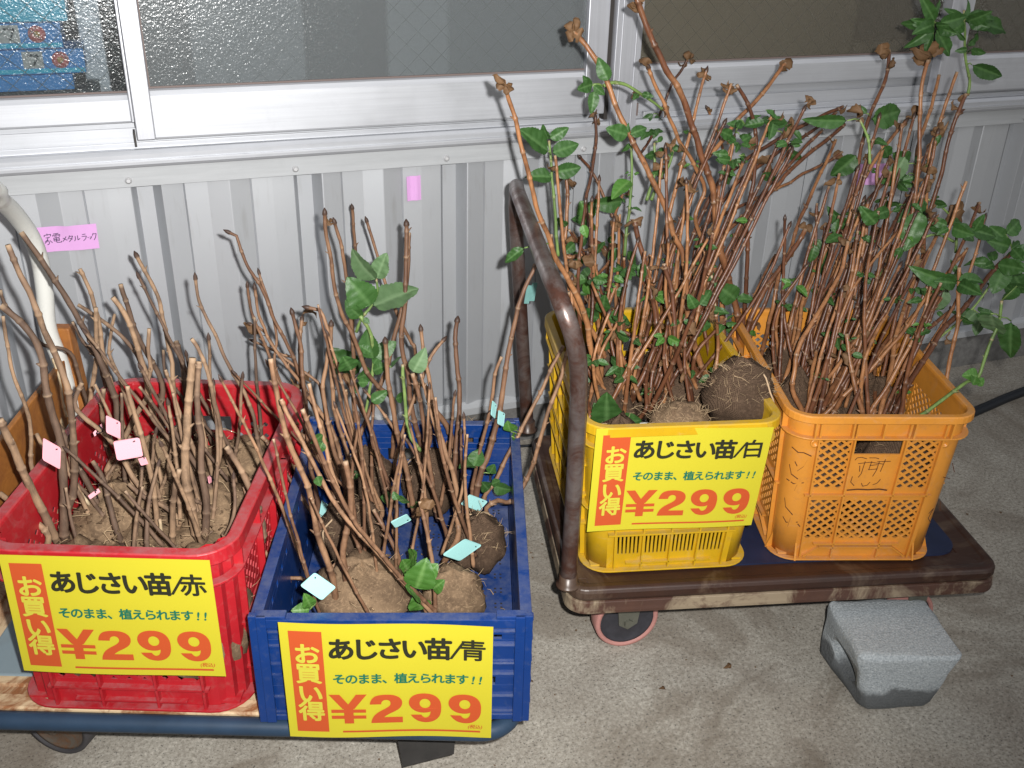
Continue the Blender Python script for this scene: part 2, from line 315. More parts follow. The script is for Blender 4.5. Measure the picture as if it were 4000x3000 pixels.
def catmull(P, step):
    P = [Vector(p) for p in P]; out = []
    for i in range(len(P)-1):
        p0, p1, p2, p3 = P[max(i-1, 0)], P[i], P[i+1], P[min(i+2, len(P)-1)]; n = max(1, int((p2-p1).length/step+.5))
        for k in range(n):
            t_ = k/n; out.append(.5*((2*p1)+(p2-p0)*t_+(2*p0-5*p1+4*p2-p3)*t_*t_+(3*p1-p0-3*p2+p3)*t_**3))
    return out+[P[-1]]
# ================================================================== SETTING
WY = 2.10
m = MB(); n_ = 40
m.add([(-12, -12, 0), (14, -12, 0), (14, WY+.12, 0), (-12, WY+.12, 0)], [(0, 1, 2, 3)])
tag(m.build('ground', M['concrete']), kind='structure')
wall = thing('storefront_wall', 'grey ribbed metal wall with aluminium sliding windows on a concrete base', 'wall', (0, WY, 0))
# concrete base and drip trim
m = MB(); m.box(-4, 6, -.012, .16, -.05, .105); m.build('concrete_base', M['found'], wall, bevel=.004)
m = MB(); m.extrude([(-.020, .104), (-.020, .122), (-.004, .134), (.02, .134), (.02, .104)], -4, 6); m.build('drip_trim', M['flash'], wall)
# ribbed siding sheets, one period of the profile each
PER = .3240
prof = [(0, -.002), (.002, 0), (.011, .025), (.042, .024), (.058, -.009), (.0605, -.0095), (.100, -.001), (.1015, .002), (.1035, -.001), (.148, 0),
        (.190, -.010), (.192, -.010), (.233, .0005), (.2352, .003), (.2372, .0005), (.279, -.001)]
m = MB(); pz = prof+[(PER, 0)]
for (a, ya), (b, yb) in zip(pz, pz[1:]):
    m.add([(a, ya, 0), (b, yb, 0), (b, yb, .64), (a, ya, .64)], [(0, 1, 2, 3)])
sm_ = m.mesh('siding_panel', M['siding'])
for k in range(-11, 18):
    o = bpy.data.objects.new('siding_panel', sm_); COL.objects.link(o); o.parent = wall; o.location = (-.02+k*PER, (.0006 if k % 2 else 0), .118)
m = MB(); m.box(-4, 6, .045, .10, .10, .80); m.build('backing', M['room'], wall)
# flashing strip under the sill + hex screws
m = MB(); m.extrude([(-.012, .740), (-.018, .742), (-.020, .786), (-.004, .790), (.03, .790), (.03, .740)], -4, 6); m.build('sill_flashing', M['flash'], wall)
for k in range(-9, 17):
    if abs(k-.0) > 14: continue
    x = -.022+k*.3285; z = .7555
    m = MB(); A = Matrix.Translation((x, -.0195, z)) @ Matrix.Rotation(R(90), 4, 'X')
    m.lathe([(.0068, -.001), (.0068, .0012)], A, 14); m.lathe([(.0046, .001), (.0046, .0045), (.0038, .0052)], A, 6, False); m.build('screw', M['screw'], wall)
# window frame sill with tracks
def bar(name, x0, x1, prof_, mat='alu', parent=None, bev=.0012):
    m_ = MB(); m_.extrude(prof_, x0, x1); return m_.build(name, M[mat], parent or wall, bevel=bev)
fr_ = thing('window_frame_tmp', None, None); bpy.data.objects.remove(fr_)
bar('frame_sill', -3.2, 4.2, [(-.042, .786), (-.045, .792), (-.046, .812), (-.040, .820), (-.034, .820), (-.034, .8145), (-.006, .8145), (-.006, .826), (-.002, .826), (-.002, .8145), (.030, .8145), (.030, .842), (.036, .842), (.036, .8145), (.075, .8145), (.075, .786)])
bar('sill_rail', -3.2, 4.2, [(-.050, .798), (-.050, .8015), (-.046, .8015), (-.046, .798)], bev=0)
bar('track', -3.2, 4.2, [(.006, .8155), (.006, .852), (.0095, .852), (.0095, .8155)], bev=0)
m = MB(); m.box(-3.2, 4.2, .036, .072, .8145, .8755); m.build('inner_upstand', M['alu'], wall, bevel=.001)
bar('frame_head', -3.2, 4.2, [(-.05, 1.80), (-.05, 1.86), (.09, 1.86), (.09, 1.80)])
m = MB(); m.box(-4, 6, -.01, .05, 1.8605, 2.7); m.build('upper_wall', M['siding'], wall)
# sashes
def sash(x0, x1, y, zb, zr, zt, st0, st1, gm='glass', drop0=0, drop1=0):
    """frame: bottom rail zb..zr, stiles st0/st1 wide, glass between"""
    f = MB(); d = .028
    f.extrude([(y, zb), (y-.001, zb+.004), (y-.001, zr-.012), (y+.004, zr-.003), (y+.009, zr), (y+d, zr), (y+d, zb)], x0+st0, x1-st1)
    o = f.build('sash', M['alu'], wall, bevel=.0008)
    g = MB(); g.box(x0, x0+st0, y-.003, y+d, zb-drop0, zt); g.build('stile', M['aluv'], o, bevel=.002)
    g = MB(); g.box(x1-st1, x1, y-.003, y+d, zb-drop1, zt); g.build('stile', M['aluv'], o, bevel=.002)
    g = MB(); g.box(x0+st0, x1-st1, y, y+d, zt-.05, zt-.001); g.build('top_rail', M['alu'], o, bevel=.002)
    g = MB(); g.box(x0+st0, x1-st1, y+.0085, y+.012, zr+.0005, zr+.004); g.box(x0+st0+.0005, x0+st0+.003, y+.0085, y+.0115, zr+.004, zt-.05); g.build('gasket', M['gasketb'], o)
    g = MB(); g.box(x0+st0+.001, x1-st1-.001, y+.0122, y+.0182, zr-.004, zt-.051); g.build('glass_pane', M[gm], o)
    # wires inside the glass, two diagonal families
    g = MB(); X0, X1, Z0, Z1 = x0+st0+.002, x1-st1-.002, zr, zt-.052; yy = y+.0151; W2 = .00042; sp = .036
    for fam, (sl_) in enumerate((.95, -.95)):
        c0 = min(Z0-sl_*X0, Z0-sl_*X1); c1 = max(Z1-sl_*X0, Z1-sl_*X1); c = c0+sp/2+(0.011 if fam else 0)
        while c < c1:
            xs = [X0, X1]; 
            xa, xb = sorted(((Z0-c)/sl_, (Z1-c)/sl_)); xa = max(X0, xa); xb = min(X1, xb)
            if xb-xa > .004:
                za, zb_ = sl_*xa+c, sl_*xb+c; o_ = W2/math.cos(math.atan(.95))
                yf = yy+(.0004 if fam else 0)
                g.hexa([(xa, yf, za-o_), (xb, yf, zb_-o_), (xb, yf+.0003, zb_-o_), (xa, yf+.0003, za-o_), (xa, yf, za+o_), (xb, yf, zb_+o_), (xb, yf+.0003, zb_+o_), (xa, yf+.0003, za+o_)])
            c += sp*1.32
    w_ = g.build('wire_mesh', M['wire'], o); w_['kind'] = 'stuff'
    return o
sash(-.95, .03, .015, .860, .916, 1.80, .04, .03, 'glass_b')                # rear leaf of the left window
sash(.006, 1.008, -.028, .835, .930, 1.80, .034, .054, drop0=.0)  # front leaf of the left window
sash(1.062, 2.00, .015, .870, .930, 1.80, .03, .04, 'glass_c')               # rear leaf of the right window
sash(1.936, 3.10, -.028, .835, .930, 1.80, .07, .05, 'glass_c')              # front leaf of the right window
sash(-2.0, -.98, -.028, .835, .930, 1.80, .05, .05)
def upright(x0, x1, z0, y0=-.052, y1=.09):
    m_ = MB(); m_.box(x0, x1, y0, y1, z0, 1.80)
    m_.box(x0+.012, x0+.016, y0-.002, y0, z0+.01, 1.79); m_.box(x1-.016, x1-.012, y0-.002, y0, z0+.01, 1.79); return m_.build('mullion', M['aluv'], wall, bevel=.002)
upright(1.012, 1.075, .791); upright(3.11, 3.18, .791); upright(-2.08, -2.01, .791)
m = MB(); m.box(.0, .004, -.026, .010, .822, .850); m.box(-.035, .0, .010, .012, .822, .850); m.build('rubber_stop', M['gasket'], wall)
m = MB(); m.box(1.003, 1.0115, -.033, -.008, .822, 1.79); m.build('rubber_stop', M['gasket'], wall)
# track end bits in the right window
m = MB(); m.box(1.078, 1.10, -.012, .028, .822, .850); m.build('rubber_stop', M['gasketb'], wall)
m = MB(); m.box(1.11, 1.17, -.022, -.012, .820, .832); m.build('track_clip', M['alu'], wall, bevel=.001)
# foundation joint lines
# ------------------------------------------------------------------ room behind the glass
room = thing('shop_interior', 'dim shop room seen through the frosted windows', 'room', (0, WY, 0))
m = MB(); m.box(-4, 6, 2.5, 2.6, 0, 2.7); m.box(-4, 6, .12, 2.5, .02, .06); m.box(-4, 6, .12, 2.6, 2.66, 2.7); m.box(-4.1, -4, .1, 2.6, 0, 2.7); m.box(6, 6.1, .1, 2.6, 0, 2.7)
m.build('room_shell', M['room'], room)
def board(name, label, cat, x0, x1, z0, z1, y, mat, rz=0, th=.012, group=None):
    m_ = MB(); w2 = (x1-x0)/2; m_.box(-w2, w2, 0, th, 0, z1-z0); o = m_.build(name, M[mat], bevel=.003); o.location = ((x0+x1)/2, WY+y, z0); o.rotation_euler.z = R(rz); PM[o.name] = Matrix.Translation(o.location) @ Matrix.Rotation(R(rz), 4, 'Z')
    return tag(o, label, cat, group)
board('display_panel', 'pale blue-grey board leaning behind the frosted glass, left of the dark gap', 'board', .135, .365, .60, 1.60, .10, 'panelw', 4)
board('display_panel', 'narrow silvery board next to the stack of blue boxes behind the glass', 'board', -.075, -.030, .60, 1.55, .17, 'panelw', -8)
board('display_panel', 'pale blue-grey board behind the frosted glass, right of the dark gap', 'board', .545, .68, .60, 1.60, .11, 'panelw', -5)
board('display_panel', 'grey-green board behind the frosted glass beside the centre mullion', 'board', .68, .99, .60, 1.60, .12, 'panelg', -2)
board('display_panel', 'dark board in the gap between two pale boards behind the glass', 'board', .385, .53, .60, 1.60, .30, 'paneld')
board('display_panel', 'dark board behind the glass just right of the left sash stile', 'board', .06, .125, .60, 1.60, .26, 'paneld')
board('cardboard_panel', 'tan panel standing low behind the frosted right window', 'board', 1.09, 1.74, .55, 1.7, .075, 'panelt', 1)
board('display_panel', 'dark board behind the right end of the right window', 'board', 1.76, 2.6, .55, 1.6, .30, 'paneld')
board('shelf_edge', 'low tan ledge behind the dark part of the right window', 'shelf', 1.75, 1.93, .60, .950, .08, 'panelt', 0, .05)
# stacked printed boxes
ys = .040
levels = [(.9205, .030, -.118, 'boxblue', 0, 'bottommost blue box of the stack behind the left glass'),
          (.951, .046, -.092, 'boxblue', 1, 'widest blue printed box with red discs, second from the bottom of the stack'),
          (.998, .047, -.125, 'boxblue', 1, 'blue printed box with one red disc, in the middle of the stack'),
          (1.046, .044, -.110, 'boxcyan', 0, 'plain bright cyan box without discs behind the left glass'),
          (1.091, .060, -.145, 'boxblue', 1, 'topmost visible printed box of the stack with red disc and grey print')]
for z0, h, xr, mat, pr, lab in levels:
    b = thing('printed_box', lab, 'box', (xr+.024-.20, WY+ys+.07, z0), 0, 'boxes stacked behind the left window')
    m = MB(); m.box(-.20, .20, -.05, .06, 0, h-.001); m.build('carton', M[mat], b, bevel=.0015)
    if pr:
        m = MB(); m.box(-.198, .198, -.0508, -.0502, .002, .010); m.build('stripe', M['boxcyan'], b)
        for x in (-.055, .115):
            m = MB(); m.box(x-.024, x+.012, -.0512, -.0502, .011, h-.004); m.build('print_panel', M['boxwhite'], b)
            m = MB()
            for (xa, za, xb, zb_) in ((x-.014, h-.011, x+.004, h-.011), (x+.004, h-.011, x-.006, .016)):
                m.tube([(xa, -.0514, za), (xb, -.0514, zb_)], .002, 5)
            m.build('print_mark', M['paneld'], b)
            m = MB(); m.lathe([(.0155, 0), (.0155, .0008)], Matrix.Translation((x+.042, -.0502, h*.55)) @ Matrix.Rotation(R(90), 4, 'X'), 20); m.build('print_disc', M['boxpink'], b)
            m = MB(); m.lathe([(.006, 0), (.006, .0012)], Matrix.Translation((x+.042, -.0502, h*.55)) @ Matrix.Rotation(R(90), 4, 'X'), 12); m.build('disc_centre', M['boxyel'], b)
m = MB(); m.box(-1.2, -.05, ys-.0, ys+.3, .885, .919); o = m.build('counter', M['paneld']); o.location = (0, WY+.02, 0); tag(o, 'dark counter edge carrying the blue boxes behind the left glass', 'counter')
# ------------------------------------------------------------------ notes on the wall
def stroke_mesh(m_, P, wd, y):         # flat ribbon in the xz plane
    for a, b in zip(P, P[1:]):
        a = Vector((a[0], 0, a[1])); b = Vector((b[0], 0, b[1])); d = (b-a); 
        if d.length < 1e-7: continue
        nrm = Vector((-d.z, 0, d.x)).normalized()*wd/2; e = d.normalized()*wd*.35
        m_.add([(a-e+nrm)+Vector((0, y, 0)), (b+e+nrm)+Vector((0, y, 0)), (b+e-nrm)+Vector((0, y, 0)), (a-e-nrm)+Vector((0, y, 0))], [(0, 3, 2, 1)])
def text_mesh(body, size, mat, name, parent, M4, offset=0, shear=0, sx=1, sy=1, align='CENTER', warp=None, spacing=1):
    """flat print; heavier weights are made of several slightly shifted copies of the glyph"""
    cu = bpy.data.curves.new('txt', 'FONT'); cu.body = body; cu.size = size; cu.shear = shear; cu.align_x = align; cu.align_y = 'CENTER'; cu.space_character = spacing; cu.resolution_u = 4
    ob = bpy.data.objects.new('txt', cu); COL.objects.link(ob); me = bpy.data.meshes.new_from_object(ob); bpy.data.objects.remove(ob); bpy.data.curves.remove(cu)
    V = [v_.co.copy() for v_ in me.vertices]; FS = [tuple(p_.vertices) for p_ in me.polygons]; bpy.data.meshes.remove(me); m_ = MB()
    sh = [(0, 0)]+([(math.cos(a*math.pi/4)*offset, math.sin(a*math.pi/4)*offset) for a in range(8)]+([(math.cos(a*math.pi/4)*offset*.5, math.sin(a*math.pi/4)*offset*.5) for a in range(8)] if offset > .0015 else []) if offset else [])
    for k, (dx, dy) in enumerate(sh):
        vs = []
        for c_ in V:
            p = M4 @ Vector((c_.x*sx+dx, c_.y*sy+dy, k*.00002)); vs.append(warp(p) if warp else p)
        m_.add(vs, FS)
    return m_.build(name, M[mat], parent)
def note(c, w_, h_, rot, label, curl, text=None):
    t_ = thing('paper_note', label, 'note', c, 0, 'pink paper notes stuck on the wall')
    m_ = MB(); nx, nz = 16, 4; vs = []
    ca, sa = math.cos(R(rot)), math.sin(R(rot))
    def P(a, b, dy=0):
        x, z = a*w_, b*h_; y = -curl*max(0, b)*math.exp(-((a-.0)/.10)**2)*.8-.0015*math.sin(a*9)+dy
        return Vector((x*ca-z*sa, y, x*sa+z*ca))
    for j in range(nz+1):
        for i in range(nx+1): vs.append(P(i/nx-.5, j/nz-.5))
    m_.add(vs, [(j*(nx+1)+i, j*(nx+1)+i+1, (j+1)*(nx+1)+i+1, (j+1)*(nx+1)+i) for j in range(nz) for i in range(nx)], smooth=True)
    m_.build('paper', M['note'], t_)
    if text:
        m_ = MB()
        for s_ in text:
            Q = [P(a/100-.5, b/100-.5, -.0012) for a, b in s_]
            for q0, q1 in zip(Q, Q[1:]):
                d = q1-q0; nn = Vector((-d.z, 0, d.x)).normalized()*.00065
                m_.add([q0+nn, q1+nn, q1-nn, q0-nn], [(0, 3, 2, 1)])
        m_.build('handwriting', M['ink'], t_)
hand = [  # 家 電 メタルラック
 [(16, 74), (16, 66)], [(11, 62), (11, 68), (22, 70), (21, 62)], [(13, 57), (20, 59)], [(17, 58), (15, 48), (11, 42)], [(15, 50), (18, 40), (17, 32), (14, 30)], [(16, 46), (10, 36)], [(19, 46), (23, 36)],
 [(26, 70), (35, 72)], [(25, 60), (25, 65), (37, 67), (36, 58)], [(31, 72), (30, 56)], [(27, 61), (29, 61)], [(33, 62), (35, 62)], [(26, 42), (26, 54), (35, 55), (35, 43), (26, 42)], [(26, 48), (35, 49)], [(30, 54), (30, 36), (38, 36), (38, 41)],
 [(47, 58), (42, 42), (40, 38)], [(41, 52), (48, 42)], [(53, 62), (51, 52), (49, 46)], [(53, 58), (58, 59), (55, 46), (51, 36)], [(52, 50), (57, 46)],
 [(62, 58), (62, 46), (60, 38)], [(66, 60), (66, 42), (70, 48)], [(74, 62), (80, 63)], [(73, 54), (81, 55), (79, 44), (75, 37)],
 [(83, 50), (84, 46)], [(87, 51), (87, 47)], [(90, 52), (88, 44), (86, 41)], [(93, 64), (91, 54)], [(93, 60), (98, 61), (96, 46), (93, 36)]]
def yq(u, v): p = at_y(u, v, WY-.0125); return p
def note_px(c0, c1, c2, c3, label, curl, text=None):
    q = [yq(*c) for c in (c0, c1, c2, c3)]; c = sum(q, Vector())/4; w_ = ((q[1]-q[0]).length+(q[2]-q[3]).length)/2; h_ = ((q[0]-q[3]).length+(q[1]-q[2]).length)/2
    rot = math.degrees(math.atan2(q[1].z-q[0].z, q[1].x-q[0].x)); note(c, w_, h_, rot, label, curl, text)
note_px((138, 889), (376, 874), (388, 972), (160, 985), 'pink note with handwriting, taped to the grey siding beside the white tube handle', .012, hand)
note_px((1586, 690), (1641, 685), (1648, 780), (1592, 786), 'small blank pink note on the siding above the blue crate', 0)
note_px((3335, 643), (3470, 640), (3462, 716), (3345, 724), 'blank pink note on the siding, half hidden behind stems of the orange crate', .006)
# hose lying on the concrete at the right, dead leaf, twig
P_ = [Vector(p) for p in ((1.72, 1.86, .016), (1.88, 1.82, .015), (2.00, 1.805, .014), (2.12, 1.83, .014), (2.29, 1.87, .014), (2.6, 1.92, .014), (3.2, 1.98, .014))]
m = MB(); m.tube(catmull(P_, .03), .0135, 10); tag(m.build('hose', M['cable']), 'black hose lying along the foot of the wall behind the orange crate', 'hose')
P_ = [Vector(p) for p in ((.60, 2.065, .005), (.66, 2.055, .006), (.71, 2.05, .03), (.76, 2.05, .012), (.79, 2.06, .004), (.9, 2.04, .004))]
m = MB(); m.tube(catmull(P_, .02), .0035, 6); tag(m.build('wire_scrap', M['cable']), 'thin black wire curled at the foot of the wall behind the blue crate', 'wire')
# ================================================================== CRATES
class Crate:
    def __init__(s, name, label, cat, loc, yaw, W, L, H, taper, r, mat):
        s.t = thing(name, label, cat, loc, R(yaw)); s.W, s.L, s.H, s.tp, s.r, s.mat = W, L, H, taper, r, M[mat]
    def wl(s, z): k = s.tp*(1-z/s.H); return s.W-2*k, s.L-2*k
    def pt(s, side, a, z, dep=0):
        """a: metres along the wall from its middle (at the rim), dep: outwards"""
        w_, l_ = s.wl(z)
        if side == 'front': return Vector((a*w_/s.W, -l_/2-dep, z))
        if side == 'back': return Vector((-a*w_/s.W, l_/2+dep, z))
        if side == 'right': return Vector((w_/2+dep, a*l_/s.L, z))
        return Vector((-w_/2-dep, -a*l_/s.L, z))
    def half(s, side): return (s.W if side in ('front', 'back') else s.L)/2-s.r
    def plate(s, m_, side, a0, a1, z0, z1, d0=-.003, d1=0):
        m_.hexa([s.pt(side, a0, z0, d1), s.pt(side, a1, z0, d1), s.pt(side, a1, z0, d0), s.pt(side, a0, z0, d0), s.pt(side, a0, z1, d1), s.pt(side, a1, z1, d1), s.pt(side, a1, z1, d0), s.pt(side, a0, z1, d0)])
    def stick(s, m_, side, a0, z0, a1, z1, wd, d0, d1):
        dx, dz = a1-a0, z1-z0; L_ = math.hypot(dx, dz); nx, nz = -dz/L_*wd/2, dx/L_*wd/2
        q = [(a0-nx, z0-nz), (a1-nx, z1-nz), (a1+nx, z1+nz), (a0+nx, z0+nz)]
        m_.hexa([s.pt(side, *q[0], d0), s.pt(side, *q[1], d0), s.pt(side, *q[2], d0), s.pt(side, *q[3], d0), s.pt(side, *q[0], d1), s.pt(side, *q[1], d1), s.pt(side, *q[2], d1), s.pt(side, *q[3], d1)])
    def lattice(s, m_, side, a0, a1, z0, z1, pitch, wd, slope=1.0, bd=.0035):
        s.plate(m_, side, a0, a0+bd, z0, z1); s.plate(m_, side, a1-bd, a1, z0, z1); s.plate(m_, side, a0+bd, a1-bd, z0, z0+bd); s.plate(m_, side, a0+bd, a1-bd, z1-bd, z1)
        for fam, k in enumerate((slope, -slope)):
            c0 = min(z0-k*a0, z0-k*a1); c1 = max(z1-k*a0, z1-k*a1); st = pitch*math.hypot(1, k); c = c0+st*.5
            while c < c1:
                xa, xb = sorted(((z0-c)/k, (z1-c)/k)); xa, xb = max(a0, xa), min(a1, xb)
                if xb-xa > .003: s.stick(m_, side, xa, k*xa+c, xb, k*xb+c, wd, -.0028+.0003*fam, -.0003-.0002*fam)
                c += st
    def slots(s, m_, side, a0, a1, z0, z1, n, frac=.5):
        st = (a1-a0)/n
        for i in range(n+1):
            c = a0+i*st; lo = max(a0, c-st*(1-frac)/2); hi = min(a1, c+st*(1-frac)/2); s.plate(m_, side, lo, hi, z0, z1)
    def rib(s, m_, side, a, z0, z1, d=.009, wd=.003): s.plate(m_, side, a-wd/2, a+wd/2, z0, z1, -.001, d)
    def hrib(s, m_, side, a0, a1, z, d=.009, th=.003): s.plate(m_, side, a0, a1, z-th/2, z+th/2, -.001, d)
    def corners(s, z0=0, flute=False):
        for i, (sx, sy) in enumerate(((1, -1), (1, 1), (-1, 1), (-1, -1))):
            m_ = MB(); n = 6; vs = []; zs = [z0, s.H*.25, s.H*.5, s.H*.75, s.H]; a0 = {0: -90, 1: 0, 2: 90, 3: 180}[i]
            for dep in (0, -.003):
                for z in zs:
                    w_, l_ = s.wl(z)
                    for k in range(n+1):
                        an = R(a0+90*k/n); rr = s.r+dep-(0.006 if flute and k in (2, 4) else 0); vs.append((sx*(w_/2-s.r)+rr*math.cos(an), sy*(l_/2-s.r)+rr*math.sin(an), z))
            q = n+1; fs = []; N = q*len(zs)
            for j in range(len(zs)-1):
                for k in range(n):
                    fs.append((j*q+k, j*q+k+1, (j+1)*q+k+1, (j+1)*q+k)); fs.append((N+j*q+k, N+(j+1)*q+k, N+(j+1)*q+k+1, N+j*q+k+1))
            for k in range(n): fs.append((k, N+k, N+k+1, k+1))
            m_.add(vs, fs, smooth=not flute); m_.build('corner', s.mat, s.t)
    def ring(s, name, z, prof, grow=0):
        w_, l_ = s.wl(z); m_ = MB(); m_.sweep(rrect(w_+grow, l_+grow, s.r+grow/2, z, 7), prof); return m_.build(name, s.mat, s.t, bevel=.0008)
    def rim(s, lip=.011, drop=.014):
        s.ring('rim', s.H, [(-.004, -.004), (-.003, 0), (-.001, .0015), (lip-.002, .0015), (lip, 0), (lip+.0005, -drop), (lip-.002, -drop), (lip-.0025, -.003), (.0005, -.003), (.0005, -drop*1.2), (-.0035, -drop*1.2)])
    def floor(s, z=.008, solid=True):
        w_, l_ = s.wl(z); m_ = MB(); m_.box(-w_/2+.004, w_/2-.004, -l_/2+.004, l_/2-.004, z-.004, z); m_.build('base', s.mat, s.t)
    def marks(s, side, strokes, dep=.0006, wd=.0014, mat='ink_brown', name='marker_scribble', corner=None):
        m_ = MB()
        for st in strokes:
            for (a0, z0), (a1, z1) in zip(st, st[1:]): 
                dx, dz = a1-a0, z1-z0; L_ = math.hypot(dx, dz) or 1; nx, nz = -dz/L_*wd/2, dx/L_*wd/2
                m_.add([s.pt(side, a0-nx, z0-nz, dep), s.pt(side, a1-nx, z1-nz, dep), s.pt(side, a1+nx, z1+nz, dep), s.pt(side, a0+nx, z0+nz, dep)], [(0, 1, 2, 3)])
        m_.build(name, M[mat], s.t)
HR, HL = .21, .19
# ---- orange crate
c = Crate('orange_crate', 'orange lattice plastic crate with marker scribbles, on the right end of the rusty cart', 'crate', (1.197, 1.372, HR), -18.5, .310, .455, .305, .014, .036, 'orange')
def orange_side(side, pn):
    h = c.half(side); m_ = MB(); long_ = side in ('left', 'right')
    c.plate(m_, side, -h, h, 0, .040); c.plate(m_, side, -h, h, .258, .305)
    c.plate(m_, side, -h, h, .132, .152)
    ed = h-.010
    c.plate(m_, side, -h, -ed, .040, .132); c.plate(m_, side, ed, h, .040, .132); c.plate(m_, side, -h, -ed, .152, .258); c.plate(m_, side, ed, h, .152, .258)
    if not long_:
        for a0, a1 in ((-ed, -.046), (-.046, .046), (.046, ed)): c.lattice(m_, side, a0, a1, .040, .132, .0125, .0045, .8)
        for a0, a1 in ((-ed, -.046), (.046, ed)): c.lattice(m_, side, a0, a1, .152, .258, .0125, .0045, .8)
        c.plate(m_, side, -.046, .046, .152, .226); 
        c.plate(m_, side, -.046, -.042, .226, .258); c.plate(m_, side, .042, .046, .226, .258)
    else:
        cols = [-ed, -.085, .0, .085, ed]
        for z0, z1 in ((.040, .132), (.152, .258)):
            for a0, a1 in zip(cols, cols[1:]): c.lattice(m_, side, a0, a1, z0, z1, .0125, .0045, .8)
    m_.build(pn, c.mat, c.t)
    m_ = MB(); cols = [-ed, -.046, .046, ed] if not long_ else [-ed, -.085, .0, .085, ed]
    for a in cols: c.rib(m_, side, a, .004, .290 if True else 0, .007)
    c.hrib(m_, side, -h, h, .142, .007); c.hrib(m_, side, -h*.72, h*.72, .034, .007)
    # arched skirt edge
    for sgn in (-1, 1): c.stick(m_, side, sgn*h*.62, .026, sgn*h*.86, .006, .003, 0, .007)
    c.hrib(m_, side, -h*.62, h*.62, .026, .007)
    m_.build('rib', c.mat, c.t)
for sd, pn in (('front', 'front_panel'), ('back', 'back_panel'), ('left', 'side_panel'), ('right', 'side_panel')): orange_side(sd, pn)
c.corners(); c.rim(.010, .012); c.floor()
c.ring('rim_band', .262, [(0, -.0015), (.011, -.0015), (.011, .0015), (0, .0015)])
m = MB()
for sd in ('front', 'right', 'back', 'left'):
    h = c.half(sd)
    for a in (-h, -h*.45, 0, h*.45, h): c.rib(m, sd, a, .262, .300, .0095)
m.build('rim_rib', c.mat, c.t)['kind'] = 'stuff'
w0, l0 = c.wl(0); m = MB()
for (sx, sy, a0) in ((1, -1, -90), (1, 1, 0), (-1, 1, 90), (-1, -1, 180)):
    for k in range(5):
        an = R(a0+5+20*k); ca, sa = math.cos(an), math.sin(an); x, y = sx*(w0/2-c.r), sy*(l0/2-c.r)
        if k in (0, 4):
            M4 = Matrix.Translation((x, y, 0)) @ Matrix.Rotation(an, 4, 'Z'); m.hexa([M4 @ Vector(q) for q in ((c.r-.002, -.0015, 0), (c.r+.012, -.0015, 0), (c.r+.012, .0015, 0), (c.r-.002, .0015, 0), (c.r-.002, -.0015, .034), (c.r+.001, -.0015, .034), (c.r+.001, .0015, .034), (c.r-.002, .0015, .034))])
m.build('foot_rib', c.mat, c.t)['kind'] = 'stuff'
c.ring('foot_flange', .0015, [(0, -.0015), (.011, -.0015), (.011, .0015), (0, .0015)])
m = MB()
for sx in (-1, 1):
    for k in range(1): m.lathe([(.0075, 0), (.0075, .004), (.0045, .004), (.0045, .001)], Matrix.Translation(c.pt('front', sx*(c.half('front')-.004), .249, -.001)) @ Matrix.Rotation(R(90), 4, 'X'), 14)
m.build('screw_boss', c.mat, c.t)['kind'] = 'stuff'
scr = [[(-.037, .214), (-.034, .219), (-.026, .220), (-.016, .217)], [(-.012, .219), (0, .219), (.006, .217)], [(-.030, .207), (-.008, .210), (.016, .206)], [(.004, .211), (.028, .212)], [(-.026, .203), (-.024, .190)], [(-.018, .212), (-.020, .186), (-.024, .178)],
       [(-.006, .212), (-.008, .194)], [(-.008, .203), (.006, .205)], [(-.009, .194), (.008, .196)], [(.008, .212), (.006, .192), (.002, .180)], [(.018, .216), (.014, .190)], [(-.035, .180), (-.036, .168), (-.028, .160)], [(-.016, .166), (-.012, .159), (-.004, .161), (0, .168)], [(.006, .162), (.014, .166), (.018, .174)]]
c.marks('front', scr)
c.marks('front', [[(-.040, .1505), (-.020, .1525), (0, .1515), (.02, .153), (.036, .1505)]], wd=.003)
def cornerwrite(zs, side='front', sgn=-1):
    m_ = MB(); w_, l_ = c.W, c.L
    def cp_(a, z, dep=.0006):     # around the front-left corner: a in degrees
        w1, l1 = c.wl(z); an = R(a); return Vector((sgn*(w1/2-c.r)+(c.r+dep)*math.cos(an), -(l1/2-c.r)+(c.r+dep)*math.sin(an), z))
    for st in zs:
        for (a0, z0), (a1, z1) in zip(st, st[1:]):
            dz = .0010; m_.add([cp_(a0, z0-dz), cp_(a1, z1-dz), cp_(a1+1.2, z1+dz), cp_(a0+1.2, z0+dz)], [(0, 1, 2, 3)])
    m_.build('marker_scribble', M['ink_brown'], c.t)
cw = [[(215, .232), (235, .226), (250, .228), (272, .222)], [(230, .206), (238, .198)], [(262, .214), (255, .200), (240, .188)], [(215, .196), (225, .178), (245, .172)], [(212, .164), (235, .160), (262, .166)], [(245, .160), (240, .146)],
      [(215, .124), (222, .106), (245, .094)], [(218, .083), (230, .074), (262, .080)], [(240, .086), (236, .066)], [(262, .076), (270, .070)]]
cornerwrite(cw)
c.marks('front', [[(.140, .21), (.150, .19)], [(.132, .180), (.146, .176)], [(.128, .10), (.134, .112), (.130, .09), (.138, .080)], [(.142, .128), (.148, .106)]], .002)
oc = c
